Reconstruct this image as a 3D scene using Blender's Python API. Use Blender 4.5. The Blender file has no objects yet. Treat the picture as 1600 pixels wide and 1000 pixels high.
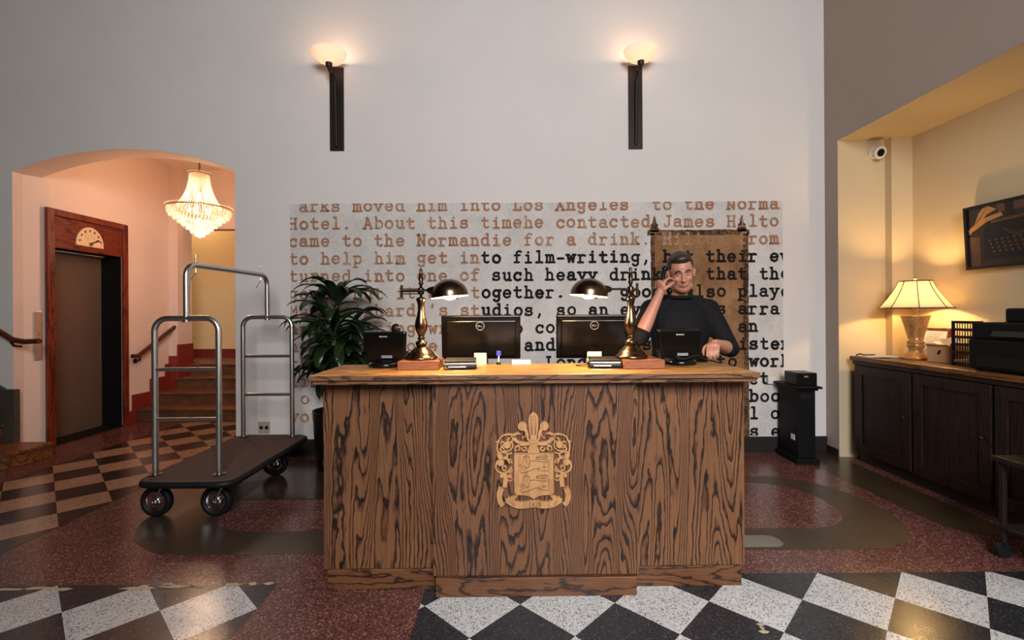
import bpy, bmesh, math, random
from mathutils import Vector, Matrix, Euler

random.seed(7)
sc = bpy.context.scene
COL = sc.collection
PI = math.pi
H = 1.37            # eye height
F = 735.0           # focal length in pixels of the 1600 px frame
ROLL = 0.0061

# ------------------------------------------------------------------ camera
cam_d = bpy.data.cameras.new('camera')
cam = bpy.data.objects.new('camera', cam_d)
COL.objects.link(cam)
cam_d.sensor_fit = 'HORIZONTAL'
cam_d.sensor_width = 36.0
cam_d.lens = F / 1600 * 36.0
cam_d.shift_x = 5 / 1600
cam_d.shift_y = -10 / 1600
cam_d.clip_start = 0.05
cam.matrix_world = Matrix.Translation((0, 0, H)) @ Matrix.Rotation(PI / 2, 4, 'X') @ Matrix.Rotation(-ROLL, 4, 'Z')
sc.camera = cam

sc.view_settings.view_transform = 'Standard'
sc.view_settings.look = 'None'
sc.view_settings.gamma = 1.0
sc.view_settings.use_curve_mapping = False
sc.view_settings.exposure = 0.0

# ------------------------------------------------------------------ world and daylight
world = bpy.data.worlds.new('world')
sc.world = world
world.use_nodes = True
bg = world.node_tree.nodes['Background']
bg.inputs[0].default_value = (0.62, 0.70, 0.85, 1)
bg.inputs[1].default_value = 0.25


def area_light(name, loc, target, sx, sy, power, col, spread=180):
    l = bpy.data.lights.new(name, 'AREA')
    l.shape = 'RECTANGLE'
    l.size, l.size_y = sx, sy
    l.energy = power
    l.color = col
    l.spread = math.radians(spread)
    o = bpy.data.objects.new(name, l)
    COL.objects.link(o)
    o.location = loc
    o.rotation_euler = (Vector(target) - Vector(loc)).to_track_quat('-Z', 'Y').to_euler()
    return o


def point_light(name, loc, power, col, r=0.03, parent=None):
    l = bpy.data.lights.new(name, 'POINT')
    l.energy = power
    l.color = col
    l.shadow_soft_size = r
    o = bpy.data.objects.new(name, l)
    COL.objects.link(o)
    o.location = loc
    if parent:
        o.parent = parent
    return o


# daylight through the street window behind the camera (in the window openings of wall_front)
area_light('window_daylight', (0.7, -2.25, 3.45), (0.3, 4.62, 2.85), 2.1, 2.0, 255, (0.98, 0.98, 1.0), 165)
area_light('window_daylight', (0.7, -2.25, 3.45), (1.15, 1.35, 0.0), 2.1, 2.0, 40, (0.92, 0.95, 1.0), 62)


def unroll(x, y):
    dx, dy = x - 800.0, y - 500.0
    c, s = math.cos(ROLL), math.sin(ROLL)
    return 800 + dx * c - dy * s, 500 + dx * s + dy * c


def P(x, y, d):
    """photo pixel at depth d -> point in the room"""
    ux, uy = unroll(x, y)
    return Vector(((ux - 795) * d / F, d, H + (490 - uy) * d / F))


# ------------------------------------------------------------------ mesh builder
class MB:
    def __init__(s):
        s.v, s.f, s.m, s.sm = [], [], [], []

    def add(s, verts, faces, mi=0, smooth=False):
        b = len(s.v)
        s.v += [tuple(v) for v in verts]
        for f in faces:
            s.f.append([b + i for i in f])
            s.m.append(mi)
            s.sm.append(smooth)

    def box(s, c, size, mi=0, rot=None, taper=1.0):
        x, y, z = [k / 2 for k in size]
        vs = [Vector((sx * x * (taper if sz > 0 else 1), sy * y * (taper if sz > 0 else 1), sz * z)) for sz in (-1, 1) for sy in (-1, 1) for sx in (-1, 1)]
        if rot is not None:
            R = Euler(rot).to_matrix()
            vs = [R @ v for v in vs]
        c = Vector(c)
        s.add([v + c for v in vs], [(0, 2, 3, 1), (4, 5, 7, 6), (0, 1, 5, 4), (2, 6, 7, 3), (0, 4, 6, 2), (1, 3, 7, 5)], mi)

    def box2(s, a, b, mi=0):
        a, b = Vector(a), Vector(b)
        s.box((a + b) / 2, [abs(k) for k in (b - a)], mi)

    def cyl(s, p0, p1, r0, r1=None, n=20, mi=0, caps=True):
        r1 = r0 if r1 is None else r1
        p0, p1 = Vector(p0), Vector(p1)
        d = (p1 - p0).normalized()
        a = d.orthogonal().normalized()
        b = d.cross(a)
        vs = []
        for p, r in ((p0, r0), (p1, r1)):
            for i in range(n):
                t = 2 * PI * i / n
                vs.append(p + (a * math.cos(t) + b * math.sin(t)) * r)
        s.add(vs, [(i, (i + 1) % n, n + (i + 1) % n, n + i) for i in range(n)], mi, True)
        if caps:
            s.add(vs[:n], [tuple(range(n - 1, -1, -1))], mi)
            s.add(vs[n:], [tuple(range(n))], mi)

    def tube(s, path, r, n=10, mi=0, closed=False, radii=None):
        path = [Vector(p) for p in path]
        N = len(path)
        tang = []
        for i in range(N):
            if closed:
                t = path[(i + 1) % N] - path[i - 1]
            else:
                t = path[min(i + 1, N - 1)] - path[max(i - 1, 0)]
            tang.append(t.normalized())
        a = tang[0].orthogonal().normalized()
        vs = []
        for i in range(N):
            a = (a - tang[i] * a.dot(tang[i]))
            a = a.normalized() if a.length > 1e-6 else tang[i].orthogonal().normalized()
            b = tang[i].cross(a)
            rr = radii[i] if radii else r
            for k in range(n):
                t = 2 * PI * k / n
                vs.append(path[i] + (a * math.cos(t) + b * math.sin(t)) * rr)
        fs = []
        for i in range(N if closed else N - 1):
            j = (i + 1) % N
            for k in range(n):
                fs.append((i * n + k, i * n + (k + 1) % n, j * n + (k + 1) % n, j * n + k))
        s.add(vs, fs, mi, True)
        if not closed:
            s.add(vs[:n], [tuple(range(n - 1, -1, -1))], mi)
            s.add(vs[-n:], [tuple(range(n))], mi)

    def lathe(s, prof, c=(0, 0, 0), n=32, mi=0, M=None, closed_ends=True):
        """prof: list of (r, z)"""
        c = Vector(c)
        vs = []
        for r, z in prof:
            for k in range(n):
                t = 2 * PI * k / n
                p = Vector((r * math.cos(t), r * math.sin(t), z))
                if M is not None:
                    p = M @ p
                vs.append(p + c)
        fs = []
        for i in range(len(prof) - 1):
            for k in range(n):
                fs.append((i * n + k, i * n + (k + 1) % n, (i + 1) * n + (k + 1) % n, (i + 1) * n + k))
        s.add(vs, fs, mi, True)
        if closed_ends:
            if prof[0][0] > 1e-5:
                s.add(vs[:n], [tuple(range(n - 1, -1, -1))], mi)
            if prof[-1][0] > 1e-5:
                s.add(vs[-n:], [tuple(range(n))], mi)

    def ell(s, c, r, n=20, m=12, mi=0, rot=None):
        if not hasattr(r, '__len__'):
            r = (r, r, r)
        R = Euler(rot).to_matrix() if rot else None
        c = Vector(c)
        vs = []
        for i in range(m + 1):
            ph = PI * i / m
            for k in range(n):
                t = 2 * PI * k / n
                p = Vector((r[0] * math.sin(ph) * math.cos(t), r[1] * math.sin(ph) * math.sin(t), -r[2] * math.cos(ph)))
                if R:
                    p = R @ p
                vs.append(p + c)
        s.add(vs, [(i * n + k, i * n + (k + 1) % n, (i + 1) * n + (k + 1) % n, (i + 1) * n + k) for i in range(m) for k in range(n)], mi, True)

    def octa(s, c, rx, rz, mi=0):
        x, y, z = c
        s.add([(x + rx, y, z), (x, y + rx, z), (x - rx, y, z), (x, y - rx, z), (x, y, z + rz), (x, y, z - rz)],
              [(0, 1, 4), (1, 2, 4), (2, 3, 4), (3, 0, 4), (1, 0, 5), (2, 1, 5), (3, 2, 5), (0, 3, 5)], mi, True)

    def prism(s, pts, vec, mi=0):
        """extrude a planar polygon (list of 3D points) along vec"""
        n = len(pts)
        pts = [Vector(p) for p in pts]
        vec = Vector(vec)
        s.add(pts + [p + vec for p in pts], [tuple(range(n - 1, -1, -1)), tuple(range(n, 2 * n))] +
              [(i, (i + 1) % n, n + (i + 1) % n, n + i) for i in range(n)], mi)

    def poly(s, pts, mi=0):
        s.add(pts, [tuple(range(len(pts)))], mi)

    def build(s, name, mats, parent=None, bevel=0, subsurf=0, loc=None, rot=None, autosmooth=True, segs=2):
        me = bpy.data.meshes.new(name)
        me.from_pydata(s.v, [], s.f)
        if not isinstance(mats, (list, tuple)):
            mats = [mats]
        for m in mats:
            me.materials.append(m)
        me.polygons.foreach_set('material_index', s.m)
        me.polygons.foreach_set('use_smooth', s.sm)
        me.validate()
        bm = bmesh.new()
        bm.from_mesh(me)
        bmesh.ops.recalc_face_normals(bm, faces=bm.faces)
        bm.to_mesh(me)
        bm.free()
        me.update()
        o = bpy.data.objects.new(name, me)
        COL.objects.link(o)
        if parent is not None:
            o.parent = parent
        if loc is not None:
            o.location = loc
        if rot is not None:
            o.rotation_euler = rot
        if bevel:
            b = o.modifiers.new('bevel', 'BEVEL')
            b.width = bevel
            b.segments = segs
            b.limit_method = 'ANGLE'
            b.angle_limit = math.radians(40)
        if subsurf:
            b = o.modifiers.new('sub', 'SUBSURF')
            b.levels = b.render_levels = subsurf
        return o


def thing(name, label, cat, loc=(0, 0, 0), rz=0.0, group=None, rot=None):
    o = bpy.data.objects.new(name, None)
    o.empty_display_size = 0.05
    COL.objects.link(o)
    o.location = loc
    o.rotation_euler = rot if rot else (0, 0, rz)
    return tag(o, label, cat, group)


def tag(o, label, cat, group=None):
    o['label'] = label
    o['category'] = cat
    if group:
        o['group'] = group
    return o


def structure(o, label=None):
    o['kind'] = 'structure'
    if label:
        o['label'] = label
    return o


def dup(root, loc, label, rz=None, name=None):
    r = root.copy()
    COL.objects.link(r)
    r.location = loc
    if rz is not None:
        r.rotation_euler = (0, 0, rz)
    r['label'] = label
    for ch in list(root.children):
        c = ch.copy()
        COL.objects.link(c)
        c.parent = r
        for g in list(ch.children):
            e = g.copy()
            COL.objects.link(e)
            e.parent = c
    return r


def fillet(pts, r, n=8):
    """round the inner corners of a polyline"""
    pts = [Vector(p) for p in pts]
    out = [pts[0]]
    for i in range(1, len(pts) - 1):
        p, a, b = pts[i], (pts[i - 1] - pts[i]), (pts[i + 1] - pts[i])
        la, lb = a.length, b.length
        a, b = a / la, b / lb
        ang = a.angle(b)
        if ang > PI - 0.02:
            out.append(p)
            continue
        t = min(r / math.tan(ang / 2), la * 0.49, lb * 0.49)
        rr = t * math.tan(ang / 2)
        c = p + (a + b).normalized() * (rr / math.sin(ang / 2))
        p0, p1 = p + a * t, p + b * t
        u, w = (p0 - c), (p1 - c)
        tot = u.angle(w)
        for k in range(n + 1):
            f = k / n
            v = (u * math.sin((1 - f) * tot) + w * math.sin(f * tot)) / math.sin(tot)
            out.append(c + v)
    out.append(pts[-1])
    return out


# ------------------------------------------------------------------ materials
def lin(r, g, b):
    def f(c):
        c /= 255.0
        return c / 12.92 if c <= 0.04045 else ((c + 0.055) / 1.055) ** 2.4
    return (f(r), f(g), f(b), 1.0)


class NT:
    def __init__(s, name):
        s.mat = bpy.data.materials.new(name)
        s.mat.use_nodes = True
        s.t = s.mat.node_tree
        s.b = s.t.nodes['Principled BSDF']
        s._co = None

    def n(s, kind, **kw):
        nd = s.t.nodes.new(kind)
        for k, v in kw.items():
            setattr(nd, k, v)
        return nd

    def link(s, a, b):
        s.t.links.new(a, b)

    def co(s, scale=(1, 1, 1), rot=(0, 0, 0), loc=(0, 0, 0), kind='Object'):
        if s._co is None:
            s._co = s.n('ShaderNodeTexCoord')
        m = s.n('ShaderNodeMapping')
        m.inputs['Scale'].default_value = scale
        m.inputs['Rotation'].default_value = rot
        m.inputs['Location'].default_value = loc
        s.link(s._co.outputs[kind], m.inputs['Vector'])
        return m.outputs[0]

    def noise(s, vec, scale=5, detail=3, rough=0.5, dist=0.0):
        n = s.n('ShaderNodeTexNoise')
        n.inputs['Scale'].default_value = scale
        n.inputs['Detail'].default_value = detail
        n.inputs['Roughness'].default_value = rough
        n.inputs['Distortion'].default_value = dist
        s.link(vec, n.inputs['Vector'])
        return n.outputs['Fac']

    def voro(s, vec, scale, out='Color'):
        n = s.n('ShaderNodeTexVoronoi')
        n.inputs['Scale'].default_value = scale
        s.link(vec, n.inputs['Vector'])
        return n.outputs[out]

    def math(s, op, a, b=None, c=None):
        n = s.n('ShaderNodeMath', operation=op)
        for i, v in enumerate((a, b, c)):
            if v is None:
                continue
            if isinstance(v, (int, float)):
                n.inputs[i].default_value = v
            else:
                s.link(v, n.inputs[i])
        return n.outputs[0]

    def ramp(s, fac, stops, interp='LINEAR'):
        n = s.n('ShaderNodeValToRGB')
        cr = n.color_ramp
        cr.interpolation = interp
        while len(cr.elements) < len(stops):
            cr.elements.new(0.5)
        for e, (p, c) in zip(cr.elements, stops):
            e.position = p
            e.color = c if len(c) == 4 else (*c, 1)
        s.link(fac, n.inputs['Fac'])
        return n.outputs['Color']

    def mix(s, fac, a, b, mode='MIX'):
        n = s.n('ShaderNodeMix', data_type='RGBA', blend_type=mode)
        for i, v in ((0, fac), (6, a), (7, b)):
            if isinstance(v, (int, float)):
                n.inputs[i].default_value = v
            elif isinstance(v, (tuple, list)):
                n.inputs[i].default_value = v if len(v) == 4 else (*v, 1)
            else:
                s.link(v, n.inputs[i])
        return n.outputs[2]

    def bump(s, height, strength=0.2, dist=0.01):
        n = s.n('ShaderNodeBump')
        n.inputs['Strength'].default_value = strength
        n.inputs['Distance'].default_value = dist
        s.link(height, n.inputs['Height'])
        s.link(n.outputs[0], s.b.inputs['Normal'])

    def set(s, **kw):
        names = {'color': 'Base Color', 'rough': 'Roughness', 'metal': 'Metallic', 'spec': 'Specular IOR Level', 'emit': 'Emission Color',
                 'estr': 'Emission Strength', 'trans': 'Transmission Weight', 'coat': 'Coat Weight', 'sss': 'Subsurface Weight', 'alpha': 'Alpha', 'ior': 'IOR'}
        for k, v in kw.items():
            i = s.b.inputs[names[k]]
            if isinstance(v, (int, float)):
                i.default_value = v
            elif isinstance(v, (tuple, list)):
                i.default_value = v if len(v) == 4 else (*v, 1)
            else:
                s.link(v, i)
        return s


def plain(name, color, rough=0.5, metal=0.0, spec=0.5, var=0.12, scale=14, bump=0.0, coat=0.0):
    m = NT(name)
    n = m.noise(m.co(), scale, 4)
    lo = tuple(c * (1 - var) for c in color[:3])
    hi = tuple(min(1, c * (1 + var)) for c in color[:3])
    m.set(color=m.ramp(n, [(0.3, lo), (0.7, hi)]), rough=rough, metal=metal, spec=spec, coat=coat)
    if bump:
        m.bump(n, bump, 0.01)
    return m.mat


def wallmat(name, color, var=0.05):
    m = NT(name)
    a = m.noise(m.co(), 1.3, 5, 0.6)
    b = m.noise(m.co(), 60, 3)
    lo = tuple(c * (1 - var) for c in color[:3])
    m.set(color=m.ramp(a, [(0.3, lo), (0.7, color)]), rough=0.75, spec=0.2)
    m.bump(m.math('ADD', m.math('MULTIPLY', a, 1.5), m.math('MULTIPLY', b, 0.2)), 0.12, 0.02)
    return m.mat


def woodmat(name, light, dark, axis='Z', scale=1.0, bands=9.0, rough=0.42, mid=None, seed=0.0, contrast=0.5, coat=0.0, straight=0.0):
    """cathedral-grained oak: contour bands of a noise field stretched along the grain axis, with saw-toothed edges and fine pores"""
    m = NT(name)
    ax = {'X': 0, 'Y': 1, 'Z': 2}[axis]
    s = [4.2 * scale] * 3
    s[ax] = 0.44 * scale
    base = m.noise(m.co(s, loc=(seed, seed * 0.7, seed * 1.3)), 1.6, 1.2, 0.4, 0.25)
    s2 = [46 * scale] * 3
    s2[ax] = 13 * scale
    jag = m.noise(m.co(s2), 1.0, 2, 0.5)
    s3 = [170 * scale] * 3
    s3[ax] = 5 * scale
    pore = m.noise(m.co(s3), 1.0, 2, 0.6)
    s4 = [12 * scale] * 3
    s4[ax] = 0.7 * scale
    fine = m.noise(m.co(s4, loc=(seed, 0, 0)), 1.0, 2, 0.5)
    s5 = [1.0] * 3
    s5[ax] = 0.0
    xyz = m.n('ShaderNodeSeparateXYZ')
    m.link(m.co(s5), xyz.inputs[0])
    run = m.math('ADD', m.math('ADD', xyz.outputs[0], xyz.outputs[1]), xyz.outputs[2])
    v = m.math('ADD', m.math('MULTIPLY', base, bands), m.math('MULTIPLY', jag, 1.0))
    v = m.math('ADD', v, m.math('MULTIPLY', run, straight))
    v = m.math('ADD', v, m.math('MULTIPLY', fine, 1.1))
    fr = m.math('FRACT', v)
    md = mid if mid else tuple((a + b) / 2 for a, b in zip(light[:3], dark[:3]))
    colr = m.ramp(fr, [(0.0, dark), (0.07, dark), (0.22, md), (0.36, light), (0.90, light), (0.98, dark)])
    pm = m.ramp(pore, [(0.36, (0.45, 0.42, 0.40)), (0.52, (1, 1, 1))])
    blot = m.noise(m.co(), 3.0, 2)
    tone = m.ramp(blot, [(0.3, (0.82, 0.80, 0.78)), (0.7, (1.08, 1.06, 1.04))])
    c = m.mix(contrast, colr, pm, 'MULTIPLY')
    c = m.mix(0.8, c, tone, 'MULTIPLY')
    m.set(color=c, rough=rough, spec=0.4, coat=coat)
    m.bump(m.math('ADD', fr, pore), 0.10, 0.004)
    return m.mat


def terrazzo(name, base, chips, scale=140, rough=0.22, var=0.25, stain=None):
    m = NT(name)
    v = m.voro(m.co(), scale, 'Color')
    sep = m.n('ShaderNodeSeparateColor')
    m.link(v, sep.inputs[0])
    stops = [(0.0, base)] + [(p, c) for p, c in chips]
    chip = m.ramp(sep.outputs[0], stops, 'CONSTANT')
    big = m.noise(m.co(), 2.3, 5, 0.6)
    tone = m.ramp(big, [(0.3, (1 - var,) * 3), (0.7, (1 + var * 0.4,) * 3)])
    c = m.mix(1.0, chip, tone, 'MULTIPLY')
    fine = m.noise(m.co(), 22, 3)
    rr = m.math('ADD', m.math('MULTIPLY', fine, 0.14), rough - 0.07)
    m.set(color=c, rough=rr, spec=0.5)
    m.bump(m.noise(m.co(), 90, 2), 0.06, 0.004)
    return m.mat


M = {}
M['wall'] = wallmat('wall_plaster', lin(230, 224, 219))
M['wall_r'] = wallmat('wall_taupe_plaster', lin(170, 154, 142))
M['niche'] = wallmat('niche_cream_plaster', lin(210, 190, 154))
M['hall'] = wallmat('hall_peach_plaster', lin(232, 208, 194))
M['hall_in'] = wallmat('arch_plaster', lin(222, 200, 190))
M['yellow'] = wallmat('landing_yellow_plaster', lin(236, 214, 164))
M['ceil'] = wallmat('unseen_ceiling_low_bounce', lin(84, 70, 58))  # out-of-view ceiling, made dark to cut bounced light
M['wall_d'] = wallmat('unseen_wall_low_bounce', lin(96, 84, 74))  # unseen left and front walls, darkened to keep bounce light low
M['mural'] = None
M['black'] = plain('black_plastic', (0.005, 0.0045, 0.0045), 0.38, spec=0.3)
M['black_gloss'] = plain('glossy_black_plastic', (0.004, 0.0035, 0.003), 0.2, spec=0.3)
M['black_matte'] = plain('matt_black_paint', (0.0035, 0.0035, 0.004), 0.6, spec=0.2)
M['rubber'] = plain('black_rubber', (0.006, 0.006, 0.007), 0.55, spec=0.3)
M['chrome'] = plain('polished_chrome', (0.75, 0.75, 0.77), 0.12, 1.0)
M['steel'] = plain('brushed_steel', (0.66, 0.64, 0.62), 0.33, 1.0, var=0.06)
M['bronze'] = plain('dark_bronze', (0.028, 0.018, 0.014), 0.45, 0.5)
M['brass'] = plain('antique_brass', (0.135, 0.085, 0.055), 0.26, 1.0)
M['brass_dark'] = plain('aged_brass_dark', (0.08, 0.05, 0.032), 0.30, 1.0)
M['gold'] = plain('brass_trim', (0.62, 0.42, 0.20), 0.28, 1.0)
M['paper'] = plain('white_paper', (0.75, 0.73, 0.68), 0.7, var=0.04)
M['yellow_note'] = plain('pale_yellow_paper', (0.75, 0.68, 0.42), 0.7, var=0.04)
M['carpet'] = plain('brown_carpet', lin(92, 74, 66), 0.95, spec=0.1, var=0.35, scale=160, bump=0.5)
M['silver'] = plain('silver_plastic', (0.40, 0.40, 0.39), 0.35, 0.5)
M['white_plastic'] = plain('white_plastic', (0.72, 0.70, 0.66), 0.4, var=0.04)
M['oak'] = woodmat('desk_oak', lin(112, 74, 49), lin(32, 19, 14), 'Z', 1.0, 24, mid=lin(78, 50, 33), straight=34)
M['oak2'] = woodmat('desk_oak_side', lin(115, 77, 50), lin(32, 19, 14), 'Z', 0.95, 21, mid=lin(88, 57, 38), seed=3.7, straight=26)
M['oak_h'] = woodmat('plinth_oak', lin(104, 66, 39), lin(40, 25, 16), 'X', 1.1, 14, mid=lin(100, 60, 36), seed=1.3)
M['oak_top'] = woodmat('counter_oak', lin(176, 128, 72), lin(124, 84, 46), 'X', 1.0, 14, rough=0.42, seed=5.1, contrast=0.35)
M['oak_edge'] = woodmat('counter_edge_oak', lin(122, 84, 56), lin(62, 42, 29), 'X', 1.6, 14, rough=0.45, seed=2.1)
M['crest'] = woodmat('crest_light_wood', lin(186, 138, 90), lin(170, 124, 80), 'Z', 1.4, 7, rough=0.5, seed=4.0, contrast=0.15)
M['etch'] = plain('etched_line_brown', lin(72, 44, 28), 0.7)
M['mahog'] = woodmat('red_mahogany', lin(128, 50, 30), lin(70, 24, 16), 'Z', 1.3, 8, rough=0.35, seed=6.0, coat=0.2)
M['mahog_h'] = woodmat('red_mahogany_header', lin(124, 48, 30), lin(64, 22, 15), 'Y', 1.3, 10, rough=0.35, seed=8.0, coat=0.2)
M['dark_wood'] = woodmat('dark_walnut', lin(40, 22, 14), lin(20, 11, 8), 'Z', 1.2, 12, rough=0.5, seed=9.0)
M['dark_wood_top'] = woodmat('dark_walnut_top', lin(120, 78, 42), lin(74, 46, 24), 'Y', 1.2, 7, rough=0.35, seed=9.5)
M['rail'] = woodmat('handrail_wood', lin(96, 50, 30), lin(58, 30, 20), 'X', 1.2, 6, rough=0.35, seed=2.0)
M['step'] = woodmat('step_wood', lin(126, 78, 44), lin(80, 46, 26), 'X', 1.2, 6, rough=0.4, seed=7.0)
M['stair'] = plain('worn_stair_stone', lin(104, 66, 44), 0.5, var=0.3, scale=8)
M['red'] = plain('red_skirting_paint', lin(126, 40, 32), 0.45, var=0.1)
M['base_dark'] = plain('dark_baseboard_paint', lin(34, 28, 25), 0.5)
M['grey_paint'] = plain('grey_stringer_paint', lin(70, 64, 56), 0.5)
M['block'] = woodmat('walnut_block', lin(150, 92, 58), lin(96, 52, 32), 'X', 1.6, 7, rough=0.45, seed=11)
M['elev'] = plain('brown_bronze_door', lin(112, 92, 82), 0.35, 0.3, var=0.06, scale=3)
M['t_red'] = terrazzo('red_terrazzo', lin(96, 56, 49), [(0.35, lin(112, 68, 60)), (0.62, lin(78, 46, 42)), (0.82, lin(150, 106, 98)), (0.93, lin(46, 30, 29))], 150)
M['t_white'] = terrazzo('white_terrazzo', lin(190, 187, 183), [(0.4, lin(204, 202, 199)), (0.66, lin(172, 169, 166)), (0.86, lin(128, 124, 122)), (0.95, lin(92, 90, 90))], 190, var=0.15)
M['t_black'] = terrazzo('black_terrazzo', lin(30, 31, 34), [(0.5, lin(38, 39, 43)), (0.8, lin(50, 52, 58)), (0.95, lin(72, 74, 82))], 190, var=0.2)
M['t_tan'] = terrazzo('hall_tan_terrazzo', lin(168, 130, 104), [(0.4, lin(178, 140, 112)), (0.66, lin(150, 114, 92)), (0.86, lin(126, 94, 76))], 190, var=0.2)
M['t_brown'] = terrazzo('hall_dark_terrazzo', lin(52, 36, 32), [(0.5, lin(60, 42, 38)), (0.8, lin(44, 32, 30))], 190, var=0.2)
M['t_olive'] = terrazzo('olive_terrazzo', lin(64, 49, 32), [(0.4, lin(74, 57, 38)), (0.7, lin(54, 42, 28))], 170)
M['patch'] = terrazzo('concrete_patch', lin(66, 51, 38), [(0.5, lin(72, 55, 41)), (0.8, lin(58, 45, 34))], 240, rough=0.36, var=0.35)
M['patch_l'] = terrazzo('pale_concrete_patch', lin(116, 110, 100), [(0.5, lin(122, 116, 106))], 240, rough=0.4, var=0.3)
M['chip'] = plain('worn_pale_chips', lin(176, 158, 130), 0.6, var=0.2)
M['leaf'] = None
M['skin'] = NT('skin').set(color=lin(176, 122, 98), rough=0.5, sss=0.08).mat
M['hair'] = plain('dark_brown_hair', lin(44, 30, 22), 0.5, var=0.4, scale=90, bump=0.4)
M['shirt'] = plain('black_shirt_cloth', lin(17, 16, 19), 0.85, spec=0.2, var=0.2, scale=60, bump=0.2)
M['trouser'] = plain('charcoal_trousers', lin(32, 31, 34), 0.85, spec=0.2)
M['eye'] = plain('eye_white', lin(210, 200, 190), 0.3, var=0.02)
M['iris'] = plain('dark_iris', lin(40, 26, 18), 0.2)
M['lip'] = plain('lips', lin(158, 96, 82), 0.45)
M['brow'] = plain('eyebrow_hair', lin(40, 26, 20), 0.7)


def leafmat():
    m = NT('glossy_leaf_green')
    n = m.noise(m.co((6, 6, 6)), 1, 3)
    m.set(color=m.ramp(n, [(0.3, lin(16, 28, 12)), (0.7, lin(34, 56, 24))]), rough=0.34, spec=0.5)
    m.b.inputs['Subsurface Weight'].default_value = 0.0
    return m.mat


M['leaf'] = leafmat()


def muralmat():
    m = NT('mural_worn_plaster')
    a = m.noise(m.co(), 3, 6, 0.65)
    b = m.noise(m.co(), 45, 4, 0.7)
    c1 = m.ramp(a, [(0.3, lin(204, 198, 192)), (0.7, lin(230, 224, 219))])
    c2 = m.ramp(b, [(0.35, (0.87, 0.865, 0.86)), (0.6, (1, 1, 1))])
    m.set(color=m.mix(1.0, c1, c2, 'MULTIPLY'), rough=0.8, spec=0.15)
    m.bump(b, 0.15, 0.01)
    return m.mat


def inkmat(name, col, pale, lo, hi):
    m = NT(name)
    a = m.noise(m.co(), 26, 5, 0.7)
    b = m.noise(m.co(), 2.2, 2)
    f = m.math('ADD', a, m.math('MULTIPLY', m.math('SUBTRACT', b, 0.5), 0.5))
    m.set(color=m.ramp(f, [(lo, pale), (hi, col)]), rough=0.8, spec=0.15)
    return m.mat


M['mural'] = muralmat()
M['ink_copper'] = inkmat('copper_ink', lin(166, 120, 90), lin(196, 168, 146), 0.30, 0.46)
M['ink_black'] = inkmat('black_ink', lin(30, 27, 26), lin(96, 90, 86), 0.24, 0.36)


def thronemat():
    m = NT('painted_brown_chair_back')
    a = m.noise(m.co((1, 1, 0.8)), 2.2, 6, 0.65)
    b = m.noise(m.co(), 18, 5, 0.7)
    f = m.math('ADD', m.math('MULTIPLY', a, 0.7), m.math('MULTIPLY', b, 0.3))
    m.set(color=m.ramp(f, [(0.34, lin(90, 63, 41)), (0.48, lin(140, 100, 68)), (0.62, lin(168, 128, 92)), (0.74, lin(180, 156, 128))]), rough=0.8, spec=0.15)
    return m.mat


M['throne'] = thronemat()
M['throne_dark'] = inkmat('painted_dark_brown', lin(64, 44, 30), lin(128, 96, 68), 0.35, 0.55)


def glowmat(name, color, estr, ecol, trans=0.5, rough=0.6):
    """lit lamp glass or fabric: diffuse + translucent + its own soft glow"""
    m = NT(name)
    t = m.t
    out = t.nodes['Material Output']
    d = m.n('ShaderNodeBsdfDiffuse')
    d.inputs[0].default_value = color
    tr = m.n('ShaderNodeBsdfTranslucent')
    tr.inputs[0].default_value = color
    mx = m.n('ShaderNodeMixShader')
    mx.inputs[0].default_value = trans
    m.link(d.outputs[0], mx.inputs[1])
    m.link(tr.outputs[0], mx.inputs[2])
    e = m.n('ShaderNodeEmission')
    e.inputs[0].default_value = ecol
    e.inputs[1].default_value = estr
    ad = m.n('ShaderNodeAddShader')
    m.link(mx.outputs[0], ad.inputs[0])
    m.link(e.outputs[0], ad.inputs[1])
    m.link(ad.outputs[0], out.inputs[0])
    return m.mat


M['bowl'] = glowmat('frosted_glass_bowl', lin(244, 226, 214), 0.20, lin(255, 226, 206), 0.40)
M['shade'] = glowmat('cream_fabric_shade', lin(250, 238, 212), 0.14, lin(255, 220, 160), 0.6)
M['crystal'] = glowmat('lit_crystal', lin(255, 246, 232), 0.16, lin(255, 226, 184), 0.35)
M['bulb'] = glowmat('lit_bulb', (1, 1, 1, 1), 22.0, lin(255, 206, 130), 0.5)
M['bulb_desk'] = glowmat('lit_desk_bulb', (1, 1, 1, 1), 330.0, lin(255, 212, 150), 0.5)
M['bulb_c'] = glowmat('lit_candle_bulb', (1, 1, 1, 1), 10.0, lin(255, 206, 140), 0.5)
M['shade_in'] = plain('white_shade_lining', (0.8, 0.76, 0.66), 0.5, var=0.02)

# ================================================================== SETTING
WY = 4.62           # face of the back wall
CEIL = 5.6
RX = 3.11           # right wall
AL, AR = -4.87, -2.685
ARCH_T = 0.26


def arch_top(x):
    # segmental arch, springing at z 2.80, crown at 3.01
    c = (AL + AR) / 2
    hw = (AR - AL) / 2
    rise = 0.215
    R = (hw * hw + rise * rise) / (2 * rise)
    return 2.795 + rise - R + math.sqrt(max(0, R * R - (x - c) ** 2))


# back wall with the arched opening
mb = MB()
n = 24
arc = [(AL + (AR - AL) * i / n, arch_top(AL + (AR - AL) * i / n)) for i in range(n + 1)]
outline = [(-7.0, 0), (AL, 0)] + arc + [(AR, 0), (RX + 0.9, 0), (RX + 0.9, CEIL), (-7.0, CEIL)]
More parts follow.
